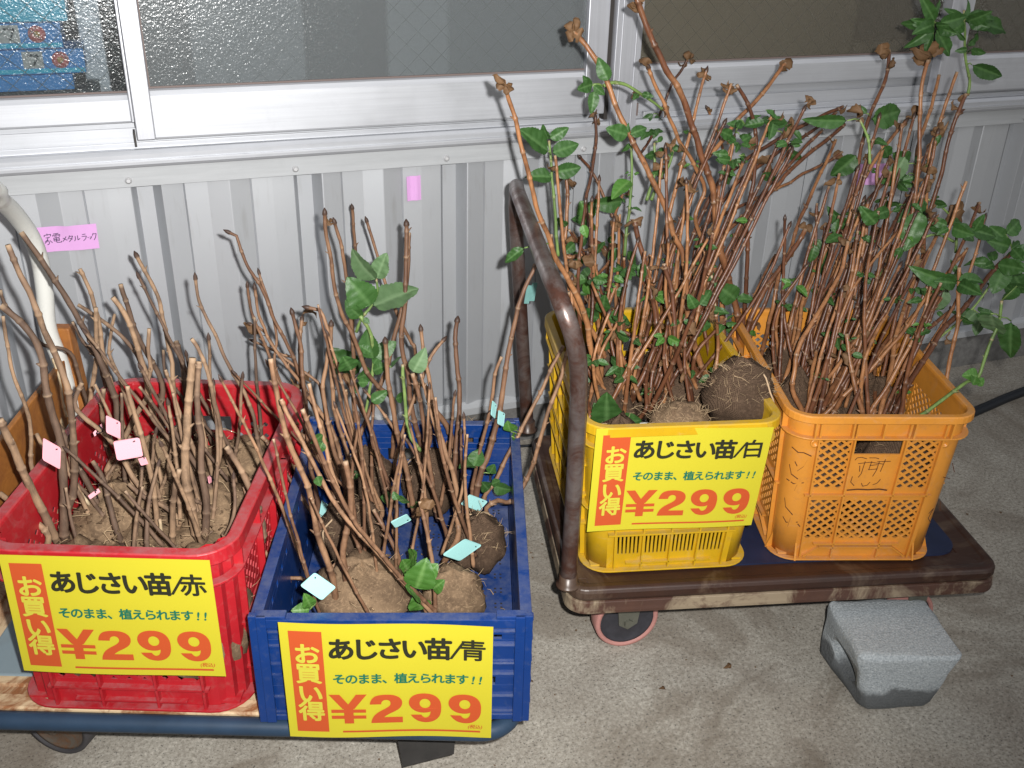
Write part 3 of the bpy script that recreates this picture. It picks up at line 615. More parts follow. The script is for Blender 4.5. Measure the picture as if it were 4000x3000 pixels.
# ---- yellow crate
c = Crate('yellow_crate', 'bright yellow slotted plastic crate behind the price card, beside the cart handle', 'crate', (.845, 1.470, HR), -14, .320, .478, .305, .018, .036, 'yellow')
def yellow_side(side, pn):
    h = c.half(side); m_ = MB(); n = 4 if side in ('front', 'back') else 6; ed = h-.014
    rows = [(.032, .074), (.088, .135), (.149, .195)]
    c.plate(m_, side, -h, h, 0, .032); zp = .032
    for i, (z0, z1) in enumerate(rows):
        if z0 > zp: c.plate(m_, side, -h, h, zp, z0)
        c.plate(m_, side, -h, -ed, z0, z1); c.plate(m_, side, ed, h, z0, z1)
        st = 2*ed/n
        for k in range(n):
            a0 = -ed+k*st; c.plate(m_, side, a0, a0+.004, z0, z1); c.plate(m_, side, a0+st-.004, a0+st, z0, z1); c.slots(m_, side, a0+.004, a0+st-.004, z0, z1, 6, .48)
        zp = z1
    c.plate(m_, side, -h, h, .195, .215); c.plate(m_, side, -h, -.05, .215, .25); c.plate(m_, side, .05, h, .215, .25); c.plate(m_, side, -h, h, .25, .305)
    m_.build(pn, c.mat, c.t)
    m_ = MB(); st = 2*ed/n
    for k in range(n+1): c.rib(m_, side, -ed+k*st, .004, .262, .008)
    for z in (.081, .142, .205): c.hrib(m_, side, -h, h, z, .010, .0035)
    c.hrib(m_, side, -h*.7, h*.7, .016, .008)
    if side in ('left', 'right'):
        for k in range(n): c.stick(m_, side, -ed+k*st, .081, -ed+(k+1)*st, .205, .003, 0, .0075)
    m_.build('rib', c.mat, c.t)
for sd, pn in (('front', 'front_panel'), ('back', 'back_panel'), ('left', 'side_panel'), ('right', 'side_panel')): yellow_side(sd, pn)
c.corners(); c.rim(.012, .016); c.floor()
c.ring('rim_band', .262, [(0, -.0015), (.012, -.0015), (.012, .0015), (0, .0015)]); c.ring('mid_band', .128, [(0, -.0015), (.009, -.0015), (.009, .0015), (0, .0015)])
c.ring('foot_flange', .0015, [(0, -.0015), (.012, -.0015), (.012, .0015), (0, .0015)])
m = MB()
for sd in ('front', 'right', 'back', 'left'):
    h = c.half(sd)
    for a in [-h, -h*.5, 0, h*.5, h]: c.rib(m, sd, a, .262, .299, .0105)
m.build('rim_rib', c.mat, c.t)['kind'] = 'stuff'
yc = c
# ---- red crate
c = Crate('red_crate', 'faded red lattice plastic crate full of muddy seedlings on the blue cart', 'crate', (-.029, 1.460, HL), -21.5, .330, .490, .292, .003, .044, 'red')
def red_side(side, pn):
    h = c.half(side); m_ = MB(); long_ = side in ('left', 'right'); ed = h-.008
    c.plate(m_, side, -h, h, 0, .045); c.plate(m_, side, -h, h, .228, .278)
    cols = [-ed, -.042, .042, ed] if not long_ else [-ed, -.085, 0, .085, ed]
    for z0, z1 in ((.045, .118), (.132, .228)):
        c.plate(m_, side, -h, -ed, z0, z1); c.plate(m_, side, ed, h, z0, z1)
        for k, (a0, a1) in enumerate(zip(cols, cols[1:])):
            if z0 > .1 and not long_ and k == 1: c.plate(m_, side, a0, a1, z0, .198); c.plate(m_, side, a0, a0+.004, .198, .228); c.plate(m_, side, a1-.004, a1, .198, .228)
            else: c.lattice(m_, side, a0, a1, z0, z1, .0165, .0085, 1.0, .005)
    c.plate(m_, side, -h, h, .118, .132)
    m_.build(pn, c.mat, c.t)
    m_ = MB()
    for a in cols: c.rib(m_, side, a, .004, .238, .010, .004)
    c.hrib(m_, side, -h, h, .125, .010, .004); c.hrib(m_, side, -h, h, .040, .010, .004); c.hrib(m_, side, -h*.7, h*.7, .014, .008, .003)
    m_.build('rib', c.mat, c.t)
for sd, pn in (('front', 'front_panel'), ('back', 'back_panel'), ('left', 'side_panel'), ('right', 'side_panel')): red_side(sd, pn)
c.corners(flute=True); c.rim(.016, .020); c.floor()
c.ring('rim_band', .236, [(0, -.002), (.015, -.002), (.015, .002), (0, .002)]); c.ring('foot_flange', .002, [(0, -.002), (.013, -.002), (.013, .002), (0, .002)])
m = MB()
for sd in ('front', 'right', 'back', 'left'):
    h = c.half(sd)
    for a in [-h, -h*.5, 0, h*.5, h]: c.rib(m, sd, a, .236, .272, .013, .004)
m.build('rim_rib', c.mat, c.t)['kind'] = 'stuff'; rc = c
# ---- blue folding crate
c = Crate('blue_crate', 'blue folding container with low straight walls, second crate on the left cart', 'crate', (.335, 1.345, HL), -18.8, .388, .565, .192, .003, .006, 'blue')
def blue_side(side, pn):
    h = c.half(side)+.004; m_ = MB(); long_ = side in ('left', 'right')
    T = .010
    def pl(a0, a1, z0, z1, d0=-T, d1=-.004): c.plate(m_, side, a0, a1, z0, z1, d0, d1)
    hb = .052
    zs = [0, .012, .03, .055, .082, .108, .135, .158, .185]
    # grid of small perforations near the top, like the photo
    if not long_:
        pl(-h, h, 0, .062); pl(-h, h, .078, .108)
        holes = [-.145, -.115, -.085, .085, .115, .145]; z0, z1 = .062, .078; x = -h
        for a in holes: pl(x, a-.004, z0, z1); x = a+.004
        pl(x, h, z0, z1)
        pl(-h, -hb, .108, .138); pl(hb, h, .108, .138)
        holes = [-.150, -.128, -.106, .106, .128, .150]; z0, z1 = .150, .162; pl(-h, h, .138, .150); x = -h
        for a in holes: pl(x, a-.006, z0, z1); x = a+.006
        pl(x, h, z0, z1); pl(-h, h, .162, .180)
    else:
        pl(-h, h, 0, .05); pl(-h, h, .062, .15); pl(-h, h, .16, .180)
        for z0, z1 in ((.05, .062), (.15, .16)):
            x = -h; k = -.24
            while k < .25: pl(x, k-.004, z0, z1); x = k+.004; k += .04
            pl(x, h, z0, z1)
    m_.build(pn, c.mat, c.t, bevel=.0006)
    m_ = MB()
    for a in ([-h+.012, -h+.05, -.06, .06, h-.05, h-.012] if not long_ else [-h+.012, -.18, -.09, 0, .09, .18, h-.012]): c.plate(m_, side, a-.002, a+.002, .010, .178, -.0045, .002)
    for z in ((.012, .042, .085, .106, .140, .165) if not long_ else (.012, .06, .11, .16)): c.plate(m_, side, -h+.012, h-.012, z-.0015, z+.0015, -.0045, .0012)
    for z in (.028, .05, .066): c.plate(m_, side, -h+.06, h-.06, z-.001, z+.001, -.0045, -.001)
    m_.build('rib', c.mat, c.t)
    m_ = MB(); c.plate(m_, side, -h-.001, h+.001, .176, .192, -.013, .004); c.plate(m_, side, -h-.001, h+.001, 0, .010, -.012, .004)
    if not long_: 
        for sg in (-1, 1): c.plate(m_, side, *(sorted((sg*(h-.0), sg*(h-.045)))), .1865, .1975, -.0125, .0035)
    m_.build('rail', c.mat, c.t, bevel=.0012)
for sd, pn in (('front', 'front_panel'), ('back', 'back_panel'), ('left', 'side_panel'), ('right', 'side_panel')): blue_side(sd, pn)
for sx in (-1, 1):
    for sy in (-1, 1):
        m = MB(); x, y = sx*(c.W/2-.006), sy*(c.L/2-.006)
        m.box(min(x, x+sx*.0105), max(x, x+sx*.0105), min(y, y+sy*.0105), max(y, y+sy*.0105), 0, .1985)
        m.box(min(x, x-sx*.014), max(x, x-sx*.014), y+sy*.0098-.004 if sy > 0 else y-.0115, y+.0115 if sy > 0 else y-.0058, 0, .1975)
        for z in (.03, .07, .11, .15, .185): m.box(*(sorted((x+sx*.0098, x+sx*.0118))), y-.004, y+.004, z, z+.010)
        m.build('corner', c.mat, c.t, bevel=.001)
c.floor(.010)
m = MB()
for i in range(-4, 5):
    for j in range(-6, 7):
        for di in (0, 1):
            x, y = i*.038+di*.010, j*.04; m.box(x-.0018, x+.0018, y-.0018, y+.0018, .0101, .0106); m.box(x-.0018, x+.0018, y+.008, y+.0116, .0101, .0106)
o = m.build('floor_perforation', M['gasket'], c.t); o['kind'] = 'stuff'
bc = c
# ================================================================== CARTS
def caster(parent, x, y, rz, r_, wd, tyre, hub, fork, ztop, name='caster', trail=.03):
    T = Matrix.Translation((x, y, r_)) @ Matrix.Rotation(rz, 4, 'Z'); A = T @ Matrix.Rotation(R(90), 4, 'Y')
    m_ = MB(); m_.lathe([(.012, -wd/2+.014), (r_*.84, -wd/2+.014), (r_*.86, -wd/2), (r_*.96, -wd/2), (r_, -wd/2+.004), (r_, wd/2-.004), (r_*.96, wd/2), (r_*.86, wd/2), (r_*.84, wd/2-.014), (.012, wd/2-.014)], A, 36)
    o_ = m_.build(name, M[tyre], parent)
    m_ = MB(); m_.lathe([(.010, -wd/2+.003), (.016, -wd/2+.001), (r_*.45, -wd/2+.0095), (r_*.80, -wd/2+.0045), (r_*.845, -wd/2+.003), (r_*.845, wd/2-.003), (r_*.80, wd/2-.0045), (r_*.45, wd/2-.0095), (.016, wd/2-.001), (.010, wd/2-.003)], A, 32); m_.build('hub', M[hub], o_)
    m_ = MB()
    for sx in (-1, 1):
        xx = sx*(wd/2+.003); q = [(-.018, -.004), (0, -.016), (.018, -.004), (.032, ztop-r_-.004), (-.032, ztop-r_-.004)]
        vs = [T @ Vector((xx+dx, a+trail*(b > .02)*.0, b)) for dx in (-.0018, .0018) for a, b in q]
        m_.add(vs, [(0, 1, 2, 3, 4), (9, 8, 7, 6, 5)]+[(i, (i+1) % 5, (i+1) % 5+5, i+5) for i in range(5)])
    m_.hexa([T @ Vector(q) for q in ((-wd/2-.005, -.034, ztop-r_-.008), (wd/2+.005, -.034, ztop-r_-.008), (wd/2+.005, .034, ztop-r_-.008), (-wd/2-.005, .034, ztop-r_-.008), (-wd/2-.008, -.04, ztop-r_), (wd/2+.008, -.04, ztop-r_), (wd/2+.008, .04, ztop-r_), (-wd/2-.008, .04, ztop-r_))])
    m_.lathe([(.009, -wd/2-.010), (.009, wd/2+.010)], A, 6, False)
    m_.build('fork', M[fork], o_)
    return o_
# right cart
CR_ = thing('platform_cart', 'low platform cart with rusty brown steel edge, navy mat and dark tube handle', 'cart', (1.052, 1.412, 0), R(-14.2))
Wc, Lc = .800, .545
m = MB(); pth = rrect(Wc, Lc, .035, .205, 7)
m.sweep(pth, [(-.060, -.004), (-.060, .0005), (-.024, .0015), (-.018, .004), (-.009, .0050), (-.003, .0025), (0, -.004), (.0005, -.014), (-.0015, -.019), (-.004, -.021), (-.004, -.040), (-.018, -.040), (-.018, -.006)], smooth=False)
m.build('deck_edge', M['deck_rust'], CR_, bevel=.0025)
m = MB(); m.sweep(rrect(Wc, Lc, .035, .205, 7), [(-.0038, -.0212), (.001, -.0225), (.002, -.034), (.003, -.040), (.003, -.046), (-.0015, -.047), (-.0038, -.041)]); m.build('edge_band', M['edge_band'], CR_, bevel=.001)
m = MB(); m.sweep(rrect(Wc-.008, Lc-.008, .032, .205, 7), [(-.012, -.016), (.0012, -.016), (.0012, -.0245), (-.012, -.0245)]); 
m = MB(); m.box(-Wc/2+.05, Wc/2-.05, -Lc/2+.05, Lc/2-.05, .196, .2042); m.build('deck_plate', M['deck_rust'], CR_)
m = MB(); pm = rrect(Wc-.105, Lc-.105, .045, .2048, 7); k = len(pm)
m.add([(p[0], p[1], .2046) for p in pm]+[(p[0], p[1], .2088) for p in pm], [tuple(range(k, 2*k))]+[(i, (i+1) % k, (i+1) % k+k, i+k) for i in range(k)]); m.build('rubber_mat', M['mat_navy'], CR_)
for (x, y, rz) in ((-.27, -.17, R(97)), (.262, -.222, R(112)), (-.27, .17, R(90)), (.27, .17, R(90))):
    caster(CR_, x, y, rz, .0625, .036, 'tyre_pink', 'hub_dark', 'fork', .192)
hp = [(.604, 1.268, .207), (.602, 1.262, .35), (.597, 1.252, .50), (.588, 1.238, .62), (.573, 1.226, .690), (.558, 1.232, .738), (.556, 1.270, .766), (.575, 1.36, .772), (.612, 1.52, .782), (.650, 1.68, .79), (.672, 1.745, .782), (.683, 1.775, .75), (.690, 1.79, .70), (.712, 1.795, .45), (.735, 1.80, .207)]
m = MB(); m.tube(catmull(hp, .02), .0142, 16); m.build('handle', M['steel_tube'], CR_, world=True)
m = MB()
for x, y in ((.604, 1.268), (.735, 1.80)): m = MB(); m.lathe([(.022, 0), (.021, .003), (.0165, .006), (.0160, .022)], Matrix.Translation((x, y, .2065)), 20); m.build('handle_socket', M['deck_rust'], CR_, world=True)
pass
for (u, v) in ((2062, 1150), (2083, 1140)):
    p = at_y(u, v, 1.775); m = MB(); m.box(-.0055, .0055, -.001, .0005, -.020, .020, Matrix.Translation(p) @ Matrix.Rotation(R(8), 4, 'Y')); o = m.build('tape_scrap', M['tape']); tag(o, 'pale green tape scrap on the rear handle post, %s' % ('left piece' if u < 2070 else 'right piece'), 'tape', 'tape on the handle post')
# left cart
CL_ = thing('platform_cart', 'platform cart with cream rusty edge, blue-black bumper and white tube handle', 'cart', (.092, 1.466, 0), R(-21))
Wc, Lc = .925, .630
m = MB(); m.sweep(rrect(Wc, Lc, .055, .172, 8), [(-.016, -.013), (-.016, .009), (-.006, .0125), (.003, .010), (.008, .003), (.008, -.006), (.004, -.012), (-.006, -.015)], smooth=True); m.build('bumper', M['bumper'], CL_)
m = MB(); m.sweep(rrect(Wc-.026, Lc-.026, .05, .186, 7), [(-.075, -.006), (-.075, .000), (-.052, .000), (-.050, -.0045), (-.030, -.0045), (-.028, .002), (-.003, .002), (-.001, -.001), (-.001, -.02), (-.075, -.02)]); m.build('deck_edge', M['cream_rust'], CL_, bevel=.001)
m = MB(); m.box(-Wc/2+.08, Wc/2-.08, -Lc/2+.08, Lc/2-.08, .178, .1885); m.build('deck_plate', M['deck_pale'], CL_, bevel=.003)
for (x, y, rz) in ((-.285, -.200, R(75)), (.29, -.16, R(60)), (-.34, .20, R(90)), (.33, .20, R(90))):
    caster(CL_, x, y, rz, .062, .034, 'tyre_grey', 'hub_rust', 'hub_rust', .172)
# footbrake plate at the front right caster
m = MB(); M4 = Matrix.Translation((.315, -.268, .060)) @ Matrix.Rotation(R(3), 4, 'Z') @ Matrix.Rotation(R(38), 4, 'X')
m.hexa([M4 @ Vector(q) for q in ((-.030, -.008, -.002), (.050, .010, -.002), (.052, .034, -.002), (-.040, .034, -.002), (-.030, -.008, .002), (.050, .010, .002), (.052, .034, .002), (-.040, .034, .002))]); m.box(.006, .009, .004, .03, .002, .0035, M4); m.box(.024, .027, .008, .03, .002, .0035, M4); m.build('brake_pedal', M['pedal'], CL_)
hp = [(-.182, 1.845, .19), (-.182, 1.842, .45)]+[tuple(at_y(u, v, y)) for u, v, y in ((190, 1290, 1.84), (176, 1150, 1.835), (155, 1013, 1.825), (124, 930, 1.805), (85, 870, 1.775), (42, 818, 1.73), (-5, 778, 1.67), (-60, 750, 1.59))]+[(-.33, 1.30, .90), (-.385, 1.22, .86), (-.40, 1.19, .74), (-.40, 1.19, .45), (-.40, 1.19, .19)]
m = MB(); m.tube(catmull(hp, .02), .0148, 16); m.build('handle', M['white_tube'], CL_, world=True)
A_ = Vector((-.176, 1.85, 0)); B_ = Vector((-.405, 1.18, 0)); d = (B_-A_).normalized(); nn = Vector((-d.y, d.x, 0))
m = MB(); 
def rp(s_, z, o_): return A_+d*s_+nn*o_+Vector((0, 0, z))
m.hexa([rp(-.02, .385, .006), rp(.74, .36, .006), rp(.74, .36, -.004), rp(-.02, .385, -.004), rp(-.02, .500, .006), rp(.74, .475, .006), rp(.74, .475, -.004), rp(-.02, .500, -.004)])
m.build('handle_plate', M['plate_rust'], CL_, world=True, bevel=.002)
m = MB()
m.hexa([rp(-.03, .375, .022), rp(.012, .375, .022), rp(.012, .375, -.022), rp(-.03, .375, -.022), rp(-.022, .555, .018), rp(.004, .555, .018), rp(.004, .555, -.018), rp(-.022, .555, -.018)])
m.build('handle_bracket', M['plate_rust'], CL_, world=True, bevel=.003)
# ================================================================== PRICE CARDS
def smooth_loop(Q, corners=()):
    """closed outline through the points, rounded except at the listed corners"""
    out = []; n = len(Q)
    for i in range(n):
        p0, p1, p2, p3 = Q[i-1], Q[i], Q[(i+1) % n], Q[(i+2) % n]
        if i in corners: p0 = p1
        if (i+1) % n in corners: p3 = p2
        for k in range(4):
            t_ = k/4; out.append(tuple(.5*((2*b)+(c_-a)*t_+(2*a-5*b+4*c_-d)*t_*t_+(3*b-a-3*c_+d)*t_**3) for a, b, c_, d in zip(p0, p1, p2, p3)))
    return out
def fill_outline(loops):
    cu = bpy.data.curves.new('g', 'CURVE'); cu.dimensions = '2D'; cu.fill_mode = 'BOTH'
    for lp in loops:
        sp = cu.splines.new('POLY'); sp.points.add(len(lp)-1); sp.use_cyclic_u = True
        for i, (x, y) in enumerate(lp): sp.points[i].co = (x, y, 0, 1)
    ob = bpy.data.objects.new('g', cu); COL.objects.link(ob); me = bpy.data.meshes.new_from_object(ob); bpy.data.objects.remove(ob); bpy.data.curves.remove(cu); return me
nine = [(20, 100), (150, 100), (175, 72), (205, 62), (238, 75), (260, 105), (268, 142), (240, 132), (200, 127), (150, 129), (95, 142), (45, 172), (10, 215), (0, 262), (12, 305), (45, 342), (95, 366), (150, 376), (210, 378), (280, 368), (340, 340), (380, 295), (398, 240), (400, 185), (394, 130), (374, 80), (338, 40), (288, 12), (230, 0), (170, 2), (110, 18), (60, 52), (32, 82)]
two = [(0, 243), (5, 270), (25, 310), (65, 345), (125, 362), (200, 367), (280, 362), (340, 344), (382, 312), (399, 270), (392, 225), (360, 182), (300, 146), (240, 118), (195, 93), (170, 74), (400, 74), (400, 0), (8, 0), (16, 40), (40, 85), (80, 125), (140, 162), (200, 192), (242, 222), (256, 250), (250, 277), (230, 294), (200, 299), (170, 292), (148, 272), (140, 243)]
GLYPH = {'9': [[smooth_loop(nine, (0, 1, 6)), [(200+68*math.cos(a*math.pi/12), 248+60*math.sin(a*math.pi/12)) for a in range(24)]]],
         '2': [[smooth_loop(two, (0, 15, 16, 17, 18, 31))]],
         'Y': [[[(0, 375), (130, 375), (229, 250), (328, 375), (458, 375), (300, 190), (158, 190)]], [[(172, 0), (286, 0), (286, 195), (172, 195)]], [[(20, 140), (438, 140), (438, 182), (20, 182)]], [[(20, 62), (438, 62), (438, 104), (20, 104)]]]}
def card(px, plane_y, label, kanji, bend, extra):
    q = [at_y(u, v, y) for (u, v), y in zip(px, plane_y)]
    c0 = sum(q, Vector())/4; X = ((q[1]-q[0])+(q[2]-q[3])).normalized(); Up = ((q[0]-q[3])+(q[1]-q[2])).normalized(); Nn = X.cross(Up).normalized(); Up = Nn.cross(X)*1
    if Nn.y > 0: Nn = -Nn
    w_, h_ = .297, .210
    t_ = thing('price_card', label, 'price card', c0, 0, 'yellow price cards on the crates')
    def P(x, y, o_=0):      # x,y in metres on the card from its centre
        u, v = x/w_+.5, .5-y/h_
        # bilinear through the four corners keeps the sheet a little twisted, as it hangs
        p = (q[0]*(1-u)+q[1]*u)*(1-v)+(q[3]*(1-u)+q[2]*u)*v
        z = bend(u, v)
        return p+Nn*(z+o_)-c0
    m_ = MB(); nx, ny = 28, 16
    vs = [P((i/nx-.5)*w_, (j/ny-.5)*h_) for j in range(ny+1) for i in range(nx+1)]
    m_.add(vs, [(j*(nx+1)+i, j*(nx+1)+i+1, (j+1)*(nx+1)+i+1, (j+1)*(nx+1)+i) for j in range(ny) for i in range(nx)])
    o_ = m_.build('card', M['paper'], t_); sd = o_.modifiers.new('thickness', 'SOLIDIFY'); sd.thickness = .0006; sd.offset = -1 if True else 0
    W_ = lambda p: P(p.x, p.y, p.z)
    def rect(name, mat, u0, u1, v0, v1, off=.0007, skew=0):
        m2 = MB(); a, b = 10, 10; vs = [P((u0+(u1-u0)*i/a-.5+skew*(j/b-.5))*w_, (.5-(v0+(v1-v0)*j/b))*h_, off) for j in range(b+1) for i in range(a+1)]
        m2.add(vs, [(j*(a+1)+i, (j+1)*(a+1)+i, (j+1)*(a+1)+i+1, j*(a+1)+i+1) for j in range(b) for i in range(a)]); m2.build(name, M[mat], t_)
    rect('banner', 'p_orange', .042, .198, .062, .942)
    for ch, v in zip('お買い得', (.262, .430, .608, .765)):
        text_mesh(ch, .0385, 'p_yellow', 'banner_lettering', t_, Matrix.Translation(((.121-.5)*w_, (.5-v)*h_, .0014)), .0011, 0, 1, 1, 'CENTER', W_)
    def line(body, u0, u1, v, hgt, mat, name, off, shear=0, asp=1.0):
        # glyph by glyph at even pitch
        n = len(body); 
        for i, ch in enumerate(body):
            x = (u0+(u1-u0)*(i+.5)/n-.5)*w_; sxx = asp
            text_mesh(ch, hgt, mat, name, t_, Matrix.Translation((x, (.5-v)*h_, .0014)), off, shear, sxx, 1, 'CENTER', W_)
    line('あじさい苗', .225, .80, .218, .0405, 'p_black', 'headline', .0014)
    text_mesh('/', .044, 'p_black', 'headline', t_, Matrix.Translation(((.817-.5)*w_, (.5-.218)*h_, .0014)), .0005, .25, 1.1, 1, 'CENTER', W_)
    text_mesh(kanji, .0395, 'p_black', 'headline', t_, Matrix.Translation(((.905-.5)*w_, (.5-.218)*h_, .0014)), .0008, 0, 1, 1, 'CENTER', W_)
    line('そのまま、植えられます', .235, .885, .468, .0196, 'p_green', 'subtitle', .0006)
    for x in (.905, .940): text_mesh('!', .020, 'p_green', 'subtitle', t_, Matrix.Translation(((x-.5)*w_, (.5-.468)*h_, .0014)), .0005, .15, 1, 1, 'CENTER', W_)
    for body, u0, u1 in (('Y', .208, .392), ('2', .404, .562), ('9', .594, .752), ('9', .788, .948)):
        for k_, outl in enumerate(GLYPH[body]):
            me = fill_outline(outl); gw = 458 if body == 'Y' else 400; m2 = MB()
            m2.add([P((u0+(u1-u0)*v_.co.x/gw-.5)*w_, (.5-.862+.262*v_.co.y/375)*h_, .0014+k_*.00006) for v_ in me.vertices], [tuple(p_.vertices) for p_ in me.polygons]); m2.build('price', M['p_orange'], t_); bpy.data.meshes.remove(me)
    text_mesh('(税込)', .0082, 'p_orange', 'small_print', t_, Matrix.Translation(((.918-.5)*w_, (.5-.895)*h_, .0014)), .0001, .2, 1, 1, 'CENTER', W_)
    rect('underline', 'p_orange', .265, .945, .932, .948, .0009)
    return t_
def py(c_, u, v, dep):        # y of the crate-front plane hit by this photo pixel
    T = PM[c_.t.name]; p0 = T @ c_.pt('front', 0, c_.H*.6, dep); n = (T.to_3x3() @ Vector((0, -1, 0)))
    d_ = ray(u, v); return (CAMP+d_*((p0-CAMP).dot(n)/d_.dot(n))).y
def sign_px(c_, px, dep): return [py(c_, u, v, dep) for u, v in px]
pxy = [(2330, 1675), (3023, 1668), (2934, 2050), (2291, 2073)]
card(pxy, sign_px(yc, pxy, .019), 'yellow price card ending in the kanji for white, on the yellow crate', '白', lambda u, v: -.002*math.sin(u*6)+.006*v*(1-u)*.6, 0)
pxr = [(-8, 2167), (815, 2196), (881, 2648), (96, 2616)]
card(pxr, sign_px(rc, pxr, .022), 'yellow price card ending in the kanji for red, on the red crate', '赤', lambda u, v: .003*math.sin(u*4+.5)*v-.004*u*(1-v), 0)
pxb = [(1085, 2431), (1927, 2447), (1918, 2880), (1134, 2876)]
card(pxb, sign_px(bc, pxb, .030), 'yellow price card ending in the kanji for blue, hanging from the blue crate', '青', lambda u, v: .002*math.sin(u*7), 0)
# ================================================================== CONCRETE BLOCK
blk = MB()
import bmesh
bm = bmesh.new(); bmesh.ops.create_cube(bm, size=1); bmesh.ops.scale(bm, vec=(.190, .168, .134), verts=bm.verts)
for v_ in bm.verts:
    if v_.co.z < 0 and v_.co.y < 0: v_.co.y += .016; v_.co.x *= .62
    elif v_.co.z < 0: v_.co.x *= .95
    if v_.co.z > 0 and v_.co.y < 0: v_.co.y += .004
bmesh.ops.bevel(bm, geom=list(bm.edges), offset=.015, segments=3, profile=.55, affect='EDGES')
bmesh.ops.subdivide_edges(bm, edges=list(bm.edges), cuts=3, use_grid_fill=True)
me = bpy.data.meshes.new('concrete_block'); bm.to_mesh(me); bm.free()
bo = bpy.data.objects.new('concrete_block', me); COL.objects.link(bo); me.materials.append(M['block'])
for v_ in me.vertices:
    n3 = noise.noise_vector(v_.co*24)*.006+noise.noise_vector(v_.co*90)*.0022; v_.co += n3; v_.co.z = max(v_.co.z, -.0655)
cut = bpy.data.meshes.new('cut'); bm = bmesh.new(); bmesh.ops.create_cone(bm, segments=20, radius1=.040, radius2=.030, depth=.20, cap_ends=True)
bmesh.ops.scale(bm, vec=(.80, 1.25, 1), verts=bm.verts); bmesh.ops.rotate(bm, matrix=Matrix.Rotation(R(90), 3, 'Y'), verts=bm.verts); bmesh.ops.translate(bm, vec=(-.045, -.006, -.004), verts=bm.verts); bm.to_mesh(cut); bm.free()
cuto = bpy.data.objects.new('cut', cut); COL.objects.link(cuto)
bl = bo.modifiers.new('hole', 'BOOLEAN'); bl.object = cuto; bl.operation = 'DIFFERENCE'; bl.solver = 'EXACT'
bpy.context.view_layer.update(); dg = bpy.context.evaluated_depsgraph_get(); m2 = bpy.data.meshes.new_from_object(bo.evaluated_get(dg)); bo.modifiers.clear(); bo.data = m2; bpy.data.objects.remove(cuto)
for p_ in m2.polygons: p_.use_smooth = True
bo.location = (1.152, 1.055, .0650); bo.rotation_euler = (0, 0, R(-17)); PM[bo.name] = Matrix.Identity(4)
tag(bo, 'grey concrete block with a hollow core and damp dark foot, on the ground', 'concrete block')
# ================================================================== PLANTS
ALL = []          # every stem: (crate key, plant, [points], [pixels])
def lumpy(m_, c_, rx, rz, seed, pinch=True):
    n, k = 26, 16; vs = []
    for j in range(k+1):
        ph = math.pi*j/k
        for i in range(n):
            a = 2*math.pi*i/n; d = Vector((math.sin(ph)*math.cos(a), math.sin(ph)*math.sin(a), math.cos(ph)))
            q = d*2.1+Vector((seed*3.1, seed*1.7, 0)); s_ = 1+.20*noise.noise(q)+.10*noise.noise(q*3)+.05*noise.noise(q*8)
            if pinch and j < 4: s_ += (4-j)*.035*(1+math.sin(a*5+seed)*.4)
            vs.append(Vector(c_)+Vector((d.x*rx*s_, d.y*rx*s_, d.z*rz*s_)))
    fs = [(j*n+i, (j+1)*n+i, (j+1)*n+(i+1) % n, j*n+(i+1) % n) for j in range(k) for i in range(n)]
    m_.add(vs, fs, smooth=True)
PL = {k: [] for k in 'RBYO'}
def plant(key, c_, rx, rz, mat, label, top=None, fib=90, twine=0):
    c_ = Vector(c_); t_ = thing('hydrangea_seedling', label, 'plant', (c_.x, c_.y, c_.z-rz*.98), 0, GRP[key])
    m_ = MB(); sd = rng.random()*20; lumpy(m_, c_, rx, rz, sd); o_ = m_.build('root_ball', M[mat], t_, world=True)
    m_ = MB(); r2 = random.Random(int(sd*1000))
    for i in range(fib):
        z = r2.uniform(.1, 1); a = r2.uniform(0, 6.28); d = Vector((math.sqrt(1-z*z)*math.cos(a), math.sqrt(1-z*z)*math.sin(a), z)); p0 = c_+Vector((d.x*rx, d.y*rx, d.z*rz))*1.0
        t1 = Vector((r2.gauss(0, 1), r2.gauss(0, 1), r2.gauss(0, .6)+.3)).normalized(); L_ = r2.uniform(.008, .026)
        m_.tube([p0, p0+(d*.5+t1*.5)*L_*.5, p0+(d*.25+t1)*L_*.8], [.0004, .00035, .0002], 3, cap=False)
    if fib: f_ = m_.build('loose_fibre', M['fibre'], o_, world=True) if False else m_.build('loose_fibre', M['fibre'], t_, world=True); f_['kind'] = 'stuff'
    for k in range(twine):
        a0 = sd+k*1.25; P = []
        for i in range(9):
            ph = .15+i*.2; s_ = 1.055; P.append(c_+Vector((math.sin(ph)*math.cos(a0+.12*math.sin(i))*rx*s_, math.sin(ph)*math.sin(a0+.12*math.sin(i))*rx*s_, math.cos(ph)*rz*s_)))
        m_ = MB(); m_.tube(catmull(P, .01), .0017, 5); m_.build('twine', M['twine'], t_, world=True)
    PL[key].append((t_, c_, rx, rz)); return t_
GRP = {'R': 'seedlings in the red crate', 'B': 'seedlings in the blue crate', 'Y': 'seedlings in the yellow crate', 'O': 'seedlings in the orange crate'}
CRT = {'R': rc, 'B': bc, 'Y': yc, 'O': oc}; SM = {'R': 'stem_grey', 'B': 'stem_tan', 'Y': 'stem_red', 'O': 'stem_red'}; ZB = {'R': .395, 'B': .285, 'Y': .42, 'O': .425}
def loc(key, x, y, z): return PM[CRT[key].t.name] @ Vector((x, y, z))
def world_ball(key, x, y, z, rx, rz, mat, label, **kw): p = loc(key, x, y, 0); p.z = z; return plant(key, p, rx, rz, mat, label, **kw)
